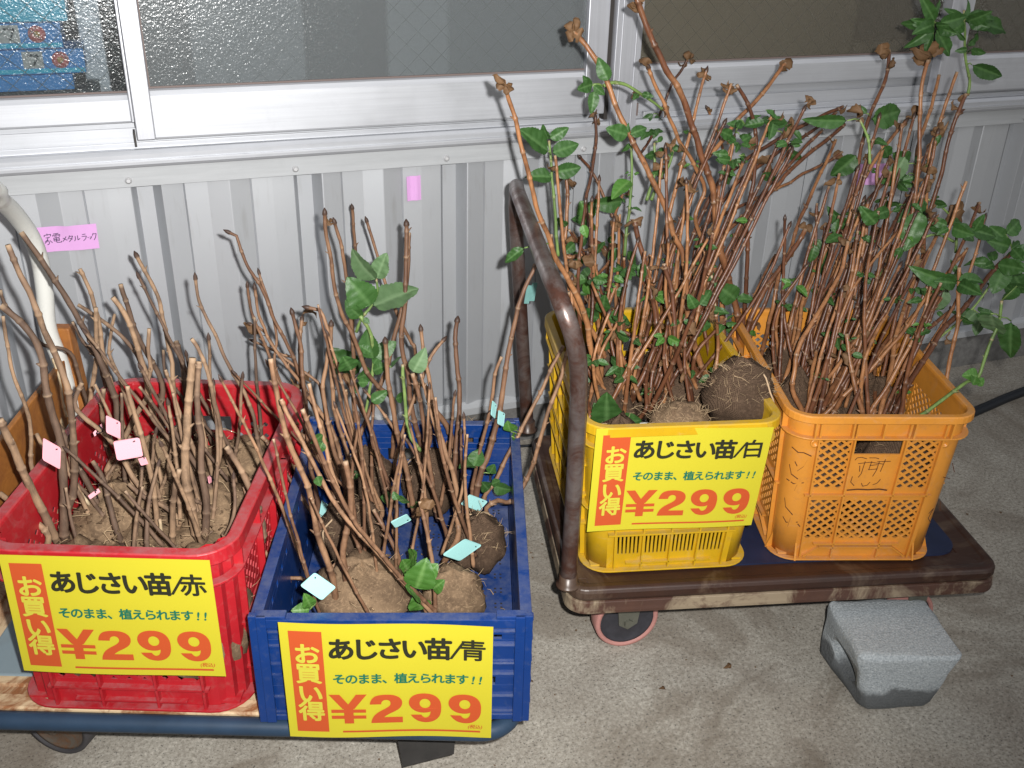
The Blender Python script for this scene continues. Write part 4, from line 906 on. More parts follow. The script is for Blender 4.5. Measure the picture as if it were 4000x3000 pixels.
for (x, y), lab in zip(((-.08, -.165), (.085, -.165), (-.085, -.005), (.08, 0), (-.08, .155), (.085, .16)),
    ('bare seedling in the front left corner of the red crate', 'bare thick-stemmed seedling at the front right of the red crate', 'bare seedling in the middle of the red crate, left side', 'bare seedling in the middle of the red crate, right side', 'bare seedling at the back left of the red crate near the white handle', 'bare seedling at the back right of the red crate by the lattice')):
    world_ball('R', x, y, .305, .085, .100, 'burlap_tan', lab, fib=60)
# blue crate: balls seen from above, placed from the photo
for u, v, z, rx, rz, mat, lab in ((1420, 2320, .262, .078, .060, 'burlap_tan', 'seedling on a broad muddy tan root ball at the front of the blue crate'), (1770, 2335, .250, .052, .052, 'burlap_tan', 'seedling on a smooth tan root ball at the front right of the blue crate'),
    (1865, 2120, .262, .052, .052, 'burlap', 'seedling on a brown netted root ball at the right side of the blue crate'), (1370, 2080, .268, .058, .060, 'burlap', 'seedling on a dark root ball at the left side of the blue crate'),
    (1690, 1890, .275, .056, .066, 'burlap', 'leafy seedling on a brown root ball in the middle of the blue crate'), (1440, 1850, .268, .050, .060, 'burlap', 'green-leaved seedling at the back left of the blue crate'), (1850, 1760, .268, .048, .060, 'burlap', 'tall bare seedling at the back right of the blue crate')):
    p = at_z(u, v, z); plant('B', p, rx, rz, mat, lab, fib=70, twine=(2 if mat == 'burlap' else 0))
for (x, y, z, rx, rz, mat), lab in zip(((-.085, -.13, .335, .070, .115, 'burlap'), (-.08, .01, .335, .072, .120, 'burlap'), (-.075, .15, .335, .070, .125, 'burlap'), (.075, .03, .335, .070, .115, 'burlap'), (.07, .155, .34, .070, .125, 'burlap')),
    ('glossy-leaved seedling at the front left of the yellow crate beside the handle post', 'tall leafy seedling at the middle left of the yellow crate', 'green-stemmed seedling at the back left of the yellow crate', 'dense reddish seedling in the middle right of the yellow crate', 'long-stemmed seedling at the back right of the yellow crate')):
    world_ball('Y', x, y, z, rx, rz, mat, lab)
p = at_y(2888, 1540, 1.322); big = plant('Y', p, .061, .060, 'burlap', 'seedling on the round brown burlap ball rising above the yellow rim', fib=260, twine=2)
p = at_y(2655, 1655, 1.30); plant('Y', p, .052, .034, 'burlap_tan', 'seedling on the flat tan burlap ball just above its price card', fib=160)
for (x, y, z, rx, rz), lab in zip(((-.075, -.14, .33, .068, .11), (.07, -.14, .33, .070, .115), (-.075, 0, .335, .068, .125), (.072, .0, .335, .070, .12), (-.07, .14, .335, .066, .12), (.07, .14, .335, .068, .12)),
    ('reddish seedling at the front left of the orange crate', 'seedling at the front right of the orange crate with a green shoot over the rim', 'dense seedling in the middle left of the orange crate', 'leafy seedling in the middle right of the orange crate', 'straight-stemmed seedling at the back left of the orange crate', 'tall seedling with dark leaves at the back right of the orange crate')):
    world_ball('O', x, y, z, rx, rz, 'burlap', lab)
# loose crumbs of soil and root on and between the balls
for key, n, z0, cm in (('R', 420, .40, 'crumb'), ('B', 260, .205, 'crumb'), ('Y', 160, .40, 'crumb'), ('O', 160, .41, 'crumb')):
    cr = CRT[key]; m_ = MB(); m2_ = MB(); w_, l_ = cr.W/2-.03, cr.L/2-.03
    for i in range(n):
        p_ = loc(key, rng.uniform(-w_, w_), rng.uniform(-l_, l_), 0); zz = z0
        for _t, c_, rx, rz in PL[key]:
            q = ((p_.x-c_.x)**2+(p_.y-c_.y)**2)/(rx*rx)
            if q < 1: zz = max(zz, c_.z+rz*math.sqrt(1-q)*1.0)
        if key == 'B' and zz == z0 and rng.random() < .6: continue
        s_ = rng.choice([.002, .003, .004, .006])*rng.uniform(.7, 1.3); p_.z = zz+s_*.3; v8 = [p_+Vector((rng.uniform(-1, 1), rng.uniform(-1, 1), rng.uniform(-.6, .9)))*s_ for _ in range(6)]
        m_.add(v8, [(0, 1, 2), (0, 2, 3), (0, 3, 4), (0, 4, 1), (5, 2, 1), (5, 3, 2), (5, 4, 3), (5, 1, 4)])
        if i % 3 == 0:
            d = Vector((rng.gauss(0, 1), rng.gauss(0, 1), rng.gauss(.2, .5))).normalized(); L_ = rng.uniform(.012, .045); k2 = Vector((rng.gauss(0, 1), rng.gauss(0, 1), .4))*.006
            m2_.tube([p_, p_+d*L_*.5+k2, p_+d*L_], [.0007, .0006, .0003], 4, cap=False)
    nm = {'R': 'red', 'B': 'blue', 'Y': 'yellow', 'O': 'orange'}[key]
    tag(m_.build('soil_crumb', M['crumb']), 'loose soil crumbs scattered over the root balls in the %s crate' % nm, 'soil', kind='stuff'); tag(m2_.build('root_fibre', M['fibre']), 'fine loose root fibres sticking out among the balls in the %s crate' % nm, 'roots', kind='stuff')
# soil crumbs between the balls
for key, z in (('R', .205), ('Y', .225), ('O', .225)):
    cr = CRT[key]; w_, l_ = cr.W/2-.024, cr.L/2-.024; m_ = MB(); nx, ny = 24, 30; vs = []
    for j in range(ny+1):
        for i in range(nx+1):
            x, y = (i/nx*2-1)*w_, (j/ny*2-1)*l_; p_ = PM[cr.t.name] @ Vector((x, y, 0)); top = {'R': .395, 'Y': .37, 'O': .37}[key]
            vs.append((p_.x, p_.y, top-.02+.02*noise.noise(p_*30)+.02*noise.noise(p_*80)))
    m_.add(vs, [(j*(nx+1)+i, j*(nx+1)+i+1, (j+1)*(nx+1)+i+1, (j+1)*(nx+1)+i) for j in range(ny) for i in range(nx)], smooth=True)
    o_ = m_.build('soil', M['burlap_tan' if key == 'R' else 'burlap']); tag(o_, {'R': 'muddy packing between the root balls in the red crate', 'Y': 'brown packing between the root balls in the yellow crate', 'O': 'brown packing between the root balls in the orange crate'}[key], 'soil', kind='stuff')
def nearest_plant(key, p):
    return min(PL[key], key=lambda q: (q[1].x-p.x)**2+(q[1].y-p.y)**2)[0]
def make_stem(key, P, r0, r1, mat=None, tip='cut', par=None, name='stem', nodes=True):
    P = catmull(P, .011); n = len(P); rad = []; ton = []; nxt = rng.uniform(.01, .04); acc = 0; P2 = []
    for i, p in enumerate(P):
        if i: acc += (P[i]-P[i-1]).length
        t_ = i/(n-1); r_ = r0+(r1-r0)*t_; to = (0, 0, 0)
        p = p+noise.noise_vector(p*35)*.0012+noise.noise_vector(p*11)*.0018*min(1, t_*4)
        if nodes and acc > nxt and 0 < i < n-1:
            d = (P[i+1]-P[i-1]).normalized()
            P2 += [p-d*.0035, p-d*.0006, p+d*.0012, p+d*.004]; k_ = rng.uniform(1.10, 1.32); rad += [r_*1.02, r_*k_, r_*(k_-.05), r_]; ton += [(0, .3, 0), (.7*rng.random()**2, 0, 0), (.12, 0, 0), (0, 0, 0)]
            acc = 0; nxt = rng.uniform(.024, .085)
        else: P2.append(p); rad.append(r_*(1+.06*math.sin(i*1.7))); ton.append(to)
    d = (P2[-1]-P2[-2]).normalized()
    if tip == 'bud': P2 += [P2[-1]+d*.003, P2[-1]+d*.008, P2[-1]+d*.014]; rad += [r1*1.45, r1*1.25, r1*.2]; ton += [(0, .9, 0), (0, 1, 0), (0, 1, 0)]
    elif tip == 'cut': ton[-1] = (.9, 0, 0); rad[-1] = r1
    else: rad[-1] = r1*.5
    m_ = MB(); m_.tube(P2, rad, 7, ton)
    # broken spurs at some nodes
    if nodes:
        for i in range(4, len(P2)-3):
            if rad[i] > rad[i-1]*1.07 and rng.random() < .45:
                a = Vector((rng.gauss(0, 1), rng.gauss(0, 1), rng.gauss(0, .4))); dd = (P2[i+1]-P2[i-1]).normalized(); a = (a-dd*a.dot(dd)).normalized(); L_ = rng.uniform(.004, .010)
                m_.tube([P2[i], P2[i]+a*(rad[i]*.8)+dd*.002, P2[i]+a*(rad[i]+L_*.5)+dd*L_*.8], [rad[i]*.5, rad[i]*.45, rad[i]*.12], 5, [(0, 0, 0), (.3, 0, 0), (.1, .5, 0)])
    par = par or nearest_plant(key, P2[0]); m_.build(name, M[mat or SM[key]], par, world=True)
    ALL.append((key, par, P2, [pixel(q) for q in P2], r1)); return P2
def stem(key, s, r0=.0042, r1=.003, lean=None, zb=None, mat=None, tip='cut', yb=None, tofloor=True):
    px_ = pts(s)[::-1]; zb = zb or ZB[key]; p0 = at_z(*px_[0], zb); cr = CRT[key]
    if yb is not None: p0 = at_y(*px_[0], yb)
    l0 = PM[cr.t.name].inverted() @ p0; hw, hl = cr.W/2-.028, cr.L/2-.03
    if yb is None and l0.y < -hl:
        yy = p0.y
        for _ in range(40):
            yy += .004; p0 = at_y(*px_[0], yy); l0 = PM[cr.t.name].inverted() @ p0
            if l0.y >= -hl: break
    if yb is None and l0.y > hl: 
        yy = p0.y
        for _ in range(80):
            yy -= .004; p0 = at_y(*px_[0], yy); l0 = PM[cr.t.name].inverted() @ p0
            if l0.y <= hl: break
    if lean is None: lean = rng.uniform(-.03, .09)
    D = [0]
    for a, b in zip(px_, px_[1:]): D.append(D[-1]+math.hypot(a[0]-b[0], a[1]-b[1]))
    P = [p0]+[at_y(u, v, min(WY-.035, p0.y+lean*(d/D[-1])**1.1)) for (u, v), d in zip(px_[1:], D[1:])]
    if tofloor and p0.z > zb-.0 and yb is None: P = [Vector((p0.x+rng.uniform(-.01, .01), p0.y+.01, max(zb-.03, p0.z-.12)))]+P
    elif tofloor and yb is None: P = [p0+Vector((0, 0, -.02))]+P
    return make_stem(key, P, r0, r1, mat, tip)
# --- red crate
for s, r0, r1, tip in (
 ('A 110,10 215,150 320,300 400,430 490,590 560,750 625,930 640,1060 700,1300', .0068, .0050, 'cut'), ('A 40,80 90,210 170,370 240,540 300,680 350,800 380,920 400,1150 395,1400 340,1600', .0072, .0045, 'cut'),
 ('A 0,405 100,490 180,580 225,690 250,850 290,1000 330,1150 345,1400 350,1640', .0080, .0055, 'cut'), ('A 0,320 30,400 150,540 240,620 380,660 430,800', .0042, .0035, 'cut'),
 ('A 15,460 40,620 75,780 140,960 165,1100 170,1250 220,1400 320,1500', .0045, .003, 'cut'), ('A 220,850 190,960 165,1080 180,1230', .004, .003, 'cut'), ('A 435,205 480,300 515,410 540,530 560,700 600,820 640,950', .0052, .004, 'cut'),
 ('A 425,400 530,470 650,570 740,680 770,760 800,860', .0048, .0038, 'cut'), ('A 515,415 520,560 525,650 505,800 480,950 430,1080 410,1160', .0052, .0042, 'cut'), ('A 395,495 450,600 500,660 540,730', .0042, .0032, 'cut'),
 ('A 650,290 690,410 730,540 790,660 850,760 880,860 870,1000 890,1150', .006, .0045, 'cut'), ('A 610,360 670,440 720,550 760,700 790,800 790,900 740,980 640,1180 580,1290', .006, .0048, 'cut'),
 ('A 745,150 800,250 850,350 880,470 905,600 930,720 930,800', .005, .0038, 'bud'), ('A 625,450 600,560 590,660 640,780 680,900', .0042, .0032, 'cut'), ('A 805,530 800,640 810,750 790,860 830,1000 900,1110 940,1230', .005, .0036, 'cut'),
 ('A 950,600 980,700 990,770 1000,860', .0058, .0055, 'cut'), ('A 1040,690 1030,800 1015,950 1010,1100 1000,1250 1010,1400 1030,1500 1060,1630', .0088, .0062, 'cut'), ('A 1075,710 1065,850 1070,1000 1090,1150 1090,1300 1110,1450 1110,1630', .0072, .0048, 'cut'),
 ('A 1035,585 1090,670 1130,800 1160,930 1195,1070 1190,1170 1170,1300 1150,1480', .0048, .0035, 'cut'), ('A 690,840 700,900 750,1060 790,1200 830,1400 850,1600', .0055, .0038, 'cut'), ('A 0,1020 60,1150 130,1310 200,1450 280,1620', .008, .0065, 'cut'),
 ('A 960,1060 930,1180 900,1320 870,1420', .0035, .003, 'cut'), ('A 440,820 400,930 450,1010 560,1100 640,1200 720,1330 840,1500', .0055, .004, 'cut'), ('A 0,1420 80,1480 180,1560 260,1650', .006, .005, 'cut'), ('A 0,1550 60,1620', .005, .005, 'cut'),
 ('A 500,1250 560,1350 600,1500 640,1640', .006, .004, 'cut'), ('A 700,1370 780,1440 900,1500 960,1560', .005, .004, 'cut'), ('A 1220,1170 1290,1270 1350,1400 1390,1500 1420,1620', .0068, .0048, 'cut'), ('A 380,1330 470,1430 560,1540', .0042, .003, 'cut'),
 ('A 880,650 890,760 940,850 1000,940', .004, .003, 'cut'), ('A 1100,1040 1180,1140 1250,1230 1280,1300', .0042, .003, 'cut'), ('A 970,1290 940,1400 930,1520 930,1640', .006, .0045, 'cut'), ('A 820,1140 850,1250 880,1380', .004, .003, 'cut'),
 ('A 300,1030 350,1120 400,1230 480,1380 530,1500', .0062, .0045, 'cut'), ('A 200,1100 260,1230 300,1360 310,1500', .005, .004, 'cut'), ('A 1030,1300 1060,1400 1070,1520', .005, .004, 'cut'), ('A 560,860 550,980 560,1100 600,1230', .005, .004, 'cut'),
 ('A 1010,1440 1090,1480 1180,1520', .004, .003, 'cut'), ('A 700,1110 640,1230 580,1330', .004, .003, 'cut'), ('A 1055,270 1065,350 1100,450 1160,560 1200,660 1260,780 1320,880 1370,1000 1390,1120 1420,1250', .0042, .0030, 'bud')):
    stem('R', s, r0*.86, r1*.86, tip=tip)
for s in ('A 285,690 320,800 345,950 360,1010', 'A 690,830 700,910', 'A 330,1010 350,1090', 'A 60,1480 130,1550 160,1570', 'A 795,1520 790,1650', 'A 420,1400 480,1480', 'A 860,1560 870,1640'): stem('R', s, .0028, .0022, mat='stem_pale', tofloor=False)
# --- blue crate
for s, r0, r1, tip in (
 ('B 0,155 30,170 60,250 110,360 170,450 210,540 240,620 290,720 350,850 390,960 440,1080 500,1230 560,1400', .0046, .0026, 'bud'), ('B 160,380 190,470 230,590 250,720 240,850 270,960 300,1050 310,1150', .0034, .0022, 'bud'),
 ('B 95,450 110,550 140,640 190,760 240,900 290,1040 320,1140 360,1290 410,1430', .0036, .0024, 'bud'), ('B 135,465 160,600 185,660 215,740 290,850 370,950 430,1050 480,1130 530,1300 580,1450', .0040, .0026, 'bud'),
 ('B 120,650 180,680 260,800 350,870 450,940 490,1010', .0034, .0024, 'bud'), ('B 135,740 200,770 280,810 350,860', .0032, .0024, 'bud'), ('B 335,595 360,680 380,760 385,860 395,980 410,1130 420,1300 440,1450 480,1650', .0052, .0032, 'bud'),
 ('B 385,630 375,720 375,850 390,1000', .0040, .0032, 'bud'), ('B 430,560 480,570 510,640 530,720 520,850 500,980 520,1120 550,1300 600,1450 640,1659', .0052, .0030, 'bud'), ('B 540,660 540,800 550,950 560,1100 600,1250 640,1400 650,1600', .0046, .0036, 'bud'),
 ('B 511,60 520,170 545,300 565,450 600,580 650,680 700,800 740,900 800,980 880,1080', .0050, .0032, 'bud'), ('B 565,110 600,230 620,360 640,480 650,600 665,750 665,900 660,1000', .0048, .0030, 'bud'), ('B 660,30 670,160 680,300 685,420 665,560 660,660', .0042, .0032, 'bud'),
 ('B 740,100 770,200 810,320 850,450 890,560 930,650 980,750 1000,800', .0044, .0028, 'bud'), ('B 950,120 950,250 945,400 940,550 925,680 930,800 960,920 970,1050 1000,1200 1030,1330', .0056, .0040, 'bud'), ('B 962,150 960,300 950,450 920,600 890,700 850,870 800,1000 740,1150 690,1300', .0050, .0038, 'cut'),
 ('B 840,755 850,900 870,1050 890,1170 920,1290 950,1430 990,1650', .0058, .0040, 'bud'), ('B 985,910 1010,1000 1040,1150 1060,1300 1080,1450 1110,1650', .0050, .0038, 'cut'), ('B 1145,740 1090,810 1050,900 1010,1000 960,1130 920,1260 890,1400 900,1500', .0044, .0030, 'bud'),
 ('B 1030,690 1040,800 1070,930 1090,1050 1120,1180 1160,1330 1210,1480 1230,1650', .0056, .0032, 'bud'), ('B 1225,640 1215,720 1220,850 1235,1000 1235,1150 1220,1300 1210,1430 1215,1550', .0058, .0040, 'bud'), ('B 1020,960 1060,1000 1100,1100 1160,1180 1200,1280 1230,1400', .0070, .0045, 'cut'),
 ('B 1670,290 1620,390 1570,500 1540,620 1510,750 1490,880 1470,1020 1440,1170 1400,1320 1350,1450 1310,1659', .0072, .0032, 'cut'), ('B 1640,320 1590,470 1555,560', .0036, .003, 'cut'), ('B 1465,820 1430,910 1410,1050 1380,1200 1340,1350 1310,1500 1300,1650', .0040, .0030, 'cut'),
 ('B 1797,760 1740,870 1690,990 1610,1140 1540,1270 1480,1380 1430,1490 1380,1560', .0046, .0034, 'cut'), ('C 500,520 440,640 400,800 340,960 290,1130 240,1280 190,1390 150,1450 100,1470 60,1460 0,1500', .0048, .0034, 'cut'),
 ('B 605,920 660,1010 710,1110 770,1230 810,1370 850,1500 900,1650', .0046, .0030, 'bud'), ('B 320,1160 360,1220 420,1280 480,1380 540,1490 600,1620', .0052, .0042, 'cut'), ('B 340,1410 400,1450 470,1500 540,1560 600,1640', .0050, .0040, 'cut'),
 ('B 620,1000 640,1150 680,1300 720,1420 780,1560 820,1650', .0048, .0034, 'cut'), ('B 1070,1160 1080,1260 1040,1400 990,1530', .0044, .0034, 'cut'), ('B 420,1040 480,1110 560,1240 600,1400 640,1560', .0046, .0038, 'bud'),
 ('B 1080,1090 1140,1200 1180,1320 1200,1440', .0060, .0048, 'cut'), ('B 140,1190 150,1290 200,1450 260,1600', .0046, .0034, 'cut'),
 ('P 1100,1560 1157,1682 1302,1953 1447,2134 1690,2400', .0040, .003, 'cut'), ('P 1180,1600 1266,1808 1392,2043 1537,2224 1705,2395', .0038, .003, 'cut'), ('P 1210,1500 1260,1700 1340,1960 1500,2190 1660,2380', .0036, .0028, 'cut'),
 ('P 975,1950 1000,2050 1040,2180 1090,2255 1185,2262', .0034, .0026, 'cut'), ('P 950,1900 985,2030 1060,2200 1130,2262', .0034, .0026, 'cut'), ('P 1060,1400 1120,1700 1200,1900 1240,2080 1290,2220 1310,2350', .0058, .0036, 'cut'), ('P 1350,1800 1370,1980 1340,2150 1360,2330', .0062, .0044, 'cut'),
 ('P 1780,1980 1790,2080 1760,2150', .006, .0045, 'cut'), ('P 1040,1720 1180,1950 1260,2080', .004, .003, 'cut'), ('P 1460,1990 1560,2180', .0044, .0034, 'cut'), ('P 1640,1960 1690,2200 1700,2390', .0040, .003, 'cut')):
    stem('B', s, r0*.92, r1, lean=rng.uniform(.0, .08), tip=tip)
stem('B', 'A 1410,1110 1500,1200 1590,1290 1640,1400 1700,1470', .006, .004, lean=.02)
# --- yellow crate (tall reddish stems)
for s, r0, r1, tip in (
 ('E 1640,200 1720,280 1800,400 1860,520 1920,680 2000,850 2100,1050 2212,1290 C 1010,20 1060,130 1080,300 1090,480 1130,640 1170,750 1200,810', .0066, .0048, 'cut'),
 ('E 2012,-70 2060,60 G 545,0 610,140 680,280 760,410 820,540 870,700 920,830 970,1000 1030,1160 1080,1327 C 1250,50 1300,230 1350,420 1370,560 1380,700', .0080, .0056, 'cut'),
 ('G 520,270 570,400 640,530 690,680 740,780 790,900 860,1000 930,1130 1000,1300 C 1130,-60 1200,120 1260,300 1270,520', .0052, .0036, 'bud'), ('G 860,170 800,280 720,390 670,530 620,640 540,860 450,1000 300,1250', .0044, .003, 'cut'),
 ('G 1700,210 1600,350 1500,480 1400,590 1290,700 1170,870 1050,1010 900,1200 C 1000,150 960,300', .0056, .0040, 'cut'), ('G 1280,400 1350,510 1390,620 1430,770 1440,920 1435,1080 1420,1250 C 1400,-60 1410,80 1400,320 1380,560', .0054, .0038, 'cut'),
 ('G 1030,620 1090,750 1150,900 1180,1050 1190,1250', .0040, .0030, 'bud'), ('G 2200,590 2050,650 1850,750 1700,830 1560,920 1400,1020 1280,1110 1090,1290 C 1080,120 1040,300', .0056, .0038, 'cut'),
 ('G 2140,640 2000,750 1850,850 1700,940 1560,1040 1440,1130 1300,1230 1210,1327 C 1140,60 1110,300', .0050, .0036, 'cut'), ('G 2020,790 1900,900 1800,1010 1700,1130 1600,1240 1500,1350 C 1260,200 1240,400', .0048, .0036, 'cut'),
 ('G 2212,740 2080,860 1950,950 1830,1050 1700,1180 1600,1300 C 1250,60 1200,260 1180,500', .0056, .0042, 'cut'), ('G 2190,980 2080,1060 1960,1120 1850,1170 1740,1240 1600,1310 C 1170,-20 1080,160', .0042, .0034, 'cut'),
 ('E 1215,530 1240,620 1280,730 1310,870 1350,1010 1390,1180 1420,1300 1480,1440 1530,1580 C 400,190 450,280 500,380 540,500 560,620 590,730 620,850 620,930', .0068, .0036, 'cut'),
 ('E 1780,740 1785,850 1770,980 1750,1100 1720,1250 1740,1400 1740,1580', .0050, .0034, 'bud'), ('E 1690,980 1750,1050 1800,1150 1860,1280 1920,1400 1960,1500', .0044, .0032, 'bud'), ('E 1600,1080 1605,1200 1600,1350 1600,1580 C 560,130 600,300', .0048, .0040, 'cut'),
 ('E 1790,1200 1750,1330 1740,1450 C 650,120', .0056, .0048, 'cut'), ('E 1950,1200 1900,1330 1860,1580', .0044, .0032, 'cut'), ('C 500,250 560,380 600,500 640,600 690,720', .0058, .0048, 'cut'), ('C 690,100 650,180 600,250 560,380', .0042, .003, 'cut'),
 ('C 800,-50 820,30 850,150 880,300 910,430 920,560 900,660 850,780 800,870', .0068, .0050, 'cut'), ('C 960,180 1000,330 1010,480 1020,620 1050,750 1100,850 1110,950', .0056, .0044, 'cut'), ('C 1070,200 1050,400 1060,560 1100,700 1150,780', .0048, .004, 'cut'),
 ('C 650,510 750,550 880,620 1000,690 1100,750 1160,800', .0054, .0044, 'cut'), ('C 1270,60 1270,300 1280,500 1280,700', .0075, .005, 'cut'), ('C 1480,330 1420,500 1390,640 1370,720', .0052, .004, 'cut'), ('D 480,-10 440,60 380,150 310,250 240,350 190,460 150,600 110,720', .0062, .0050, 'cut'),
 ('C 1560,130 1480,280 1420,420 1360,600', .0046, .0036, 'cut'), ('C 450,330 520,470 600,600 620,760 600,900', .006, .0045, 'cut'), ('C 700,300 640,450 620,600 660,760', .0052, .004, 'cut'), ('C 1040,40 1030,220 1010,400 980,560 960,700', .0048, .0038, 'cut'),
 ('C 1560,250 1500,400 1440,520 1400,660', .0052, .004, 'cut'), ('C 1180,10 1150,200 1160,400 1190,600 1210,740', .0048, .0036, 'cut'), ('C 880,900 900,760 960,600 1000,470', .0048, .0038, 'cut'), ('C 640,1000 700,880 760,760 820,640', .0050, .004, 'cut'),
 ('C 560,1000 540,900 520,800', .0046, .004, 'cut'), ('C 740,480 720,620 700,780 690,900', .0052, .004, 'cut'), ('C 1000,900 980,760 950,600 900,420 870,300', .0046, .0036, 'cut'), ('C 860,960 860,840 880,720', .0044, .0036, 'cut')):
    q = pts(s); s2 = 'P '+' '.join('%.0f,%.0f' % p for p in q)
    if q[0][1] > q[-1][1]: s2 = 'P '+' '.join('%.0f,%.0f' % p for p in q[::-1])
    stem('Y', s2, r0*.92, r1*.95, lean=rng.uniform(.02, .16), zb=.43, tip=tip)
for s in ('C 1165,100 1200,200 1230,330 1240,500 1235,640', 'C 440,330 440,450', 'C 930,330 1000,420'): stem('Y', s, .0026, .0020, mat='stem_pale', tofloor=False)
for s in ('E 1490,870 1500,960 1515,1150 1530,1350 1550,1580', 'E 2000,900 2000,1100 1990,1250 1970,1450 1960,1580', 'G 570,900 570,1100 560,1200 500,1400', 'G 730,960 690,1100 620,1200 540,1400', 'E 2200,680 2050,570 1960,520 1880,510 1830,530'): stem('Y', s, .0034, .0024, mat='stem_green', lean=.03, yb=1.66, tofloor=False)
# --- orange crate
for s, r0, r1, tip in (
 ('F 1380,310 1370,430 1330,560 1270,690 1230,820 1200,950 1170,1100 1150,1250 D 700,50 640,200 560,400 470,560 440,700', .0056, .0038, 'cut'), ('F 1620,370 1580,520 1570,700 1560,950 D 1060,-120 1000,50 900,250 800,500 720,700 640,880', .0058, .0038, 'cut'),
 ('F 1690,460 1640,650 1590,800 1560,900 D 1040,-100 980,120 860,420 800,640', .0050, .0038, 'cut'), ('F 1800,440 1740,620 1680,800 1630,950 D 1120,-20 1040,200 960,460 900,680', .0048, .0034, 'cut'), ('F 1860,580 1790,740 1740,900 1700,1080 1650,1250 1600,1400 D 1110,180 1020,440 930,720', .0058, .0040, 'cut'),
 ('F 1850,660 1780,760 1720,960', .0046, .0036, 'cut'), ('F 1470,760 1380,870 1300,980 1240,1080 1170,1200 1080,1350 D 560,170 480,360 420,560', .0054, .0036, 'bud'), ('F 1445,860 1440,960 1420,1100', .0042, .0032, 'bud'), ('F 1350,900 1310,1050 1300,1200 1250,1300 D 800,140 740,340', .0050, .0036, 'cut'),
 ('F 1050,860 1000,980 930,1120 880,1250 820,1380 760,1560 D 340,240 300,420', .0054, .0036, 'cut'), ('F 1380,1110 1280,1200 1200,1290 1100,1400 1040,1500 D 520,180 460,340 400,560', .0052, .0036, 'cut'), ('F 1500,1220 1420,1370 1350,1500 D 960,100 860,300 760,520 700,720', .0068, .0048, 'cut'),
 ('D 1600,120 1500,210 1400,340 1300,460 1220,540 1160,640 1080,760 1020,860 960,980', .0064, .0046, 'cut'), ('D 1310,200 1305,330 1300,500 1270,650 1240,800 1190,900 1150,990', .0048, .0036, 'cut'), ('D 590,90 540,180 500,280 460,400 440,560 400,700 370,800', .0050, .0038, 'cut'),
 ('D 560,110 520,200 480,300 445,420 415,580 380,720', .0046, .0036, 'cut'), ('D 710,60 680,200 620,320 560,420 500,520 440,640 420,760 410,860 460,970', .0056, .004, 'cut'), ('D 300,230 320,350 310,480 310,600 350,700', .0046, .0034, 'cut'), ('D 900,470 830,530 760,620 690,740 620,860 570,960', .0056, .0042, 'cut'),
 ('D 1000,470 930,570 860,680 780,800 700,880 620,1000', .0050, .0038, 'cut'), ('D 850,420 780,560 720,680 690,760', .0064, .0048, 'cut'), ('D 700,560 720,700 750,850 790,1000', .0056, .0044, 'cut'), ('D 540,650 510,800 490,1000', .0050, .004, 'cut'), ('D 1090,130 1050,300 1000,450 960,600 940,750 880,1000', .0056, .004, 'cut'),
 ('D 1200,0 1130,150 1060,330 1020,470 970,620 930,700', .0056, .0044, 'cut'), ('D 1280,420 1180,500 1080,580 1010,660 960,750', .0056, .0042, 'cut'), ('D 600,560 600,700 580,850 545,1000', .0054, .004, 'cut'), ('D 860,640 850,800 850,980', .0046, .0036, 'cut'), ('D 1040,700 1000,820 960,980', .0060, .0046, 'cut'),
 ('D 640,470 620,620 560,780 520,960', .0050, .004, 'cut'), ('D 780,220 700,400 650,560 620,700', .0056, .0042, 'cut'), ('D 920,140 860,300 760,480 700,640', .0054, .0040, 'cut'), ('D 820,60 760,220 660,420 600,600', .0052, .0040, 'cut'), ('D 880,0 800,180 720,330 620,500', .0048, .0036, 'cut'),
 ('D 440,480 470,620 520,740', .0046, .0036, 'cut'), ('D 980,240 900,440 840,560', .0052, .0042, 'cut')):
    stem('O', s, r0*.9, r1*.92, lean=rng.uniform(.05, .20), zb=.44, tip=tip)
for s in ('D 660,540 620,640 600,780', 'D 780,110 770,200 740,280', 'D 500,640 440,720'): stem('O', s, .0024, .0018, mat='stem_pale', tofloor=False)
sh1 = stem('O', 'D 1540,380 1520,500 1470,620 1410,790 1350,820 1200,930 1085,1010', .0034, .0026, lean=.03, mat='stem_green', yb=1.16, tofloor=False)
sh2 = stem('O', 'F 1840,60 1850,270 1860,400 1880,500 1865,590', .0032, .0022, lean=.0, mat='stem_green', yb=1.62, tofloor=False)
sh3 = stem('O', 'F 1660,60 1650,180 1640,350', .0032, .0026, lean=.0, mat='stem_green', yb=1.60, tofloor=False)
for s in ('D 1540,200 1400,400 1300,500 1200,580', 'D 1270,300 1180,420 1080,560', 'F 1620,1230 1720,1290 1790,1400 1790,1560', 'F 1450,1560 1640,1450 1780,1490', 'D 950,100 930,170 860,280', 'F 1200,740 1250,870 1260,1010'): stem('O', s, .0030, .0022, lean=.02, mat='stem_green', yb=1.50, tofloor=False)
stem('B', 'B 730,1130 760,950 775,830 760,700 700,600', .0036, .0028, mat='stem_green', tofloor=False, yb=1.62, lean=.02); stem('B', 'B 785,400 790,480 760,545 710,610 680,690', .003, .0022, mat='stem_green', tofloor=False, yb=1.63, lean=0)
stem('B', 'B 930,860 940,1000 960,1220 1030,1330', .0036, .003, mat='stem_green', tofloor=False, yb=1.55, lean=0)
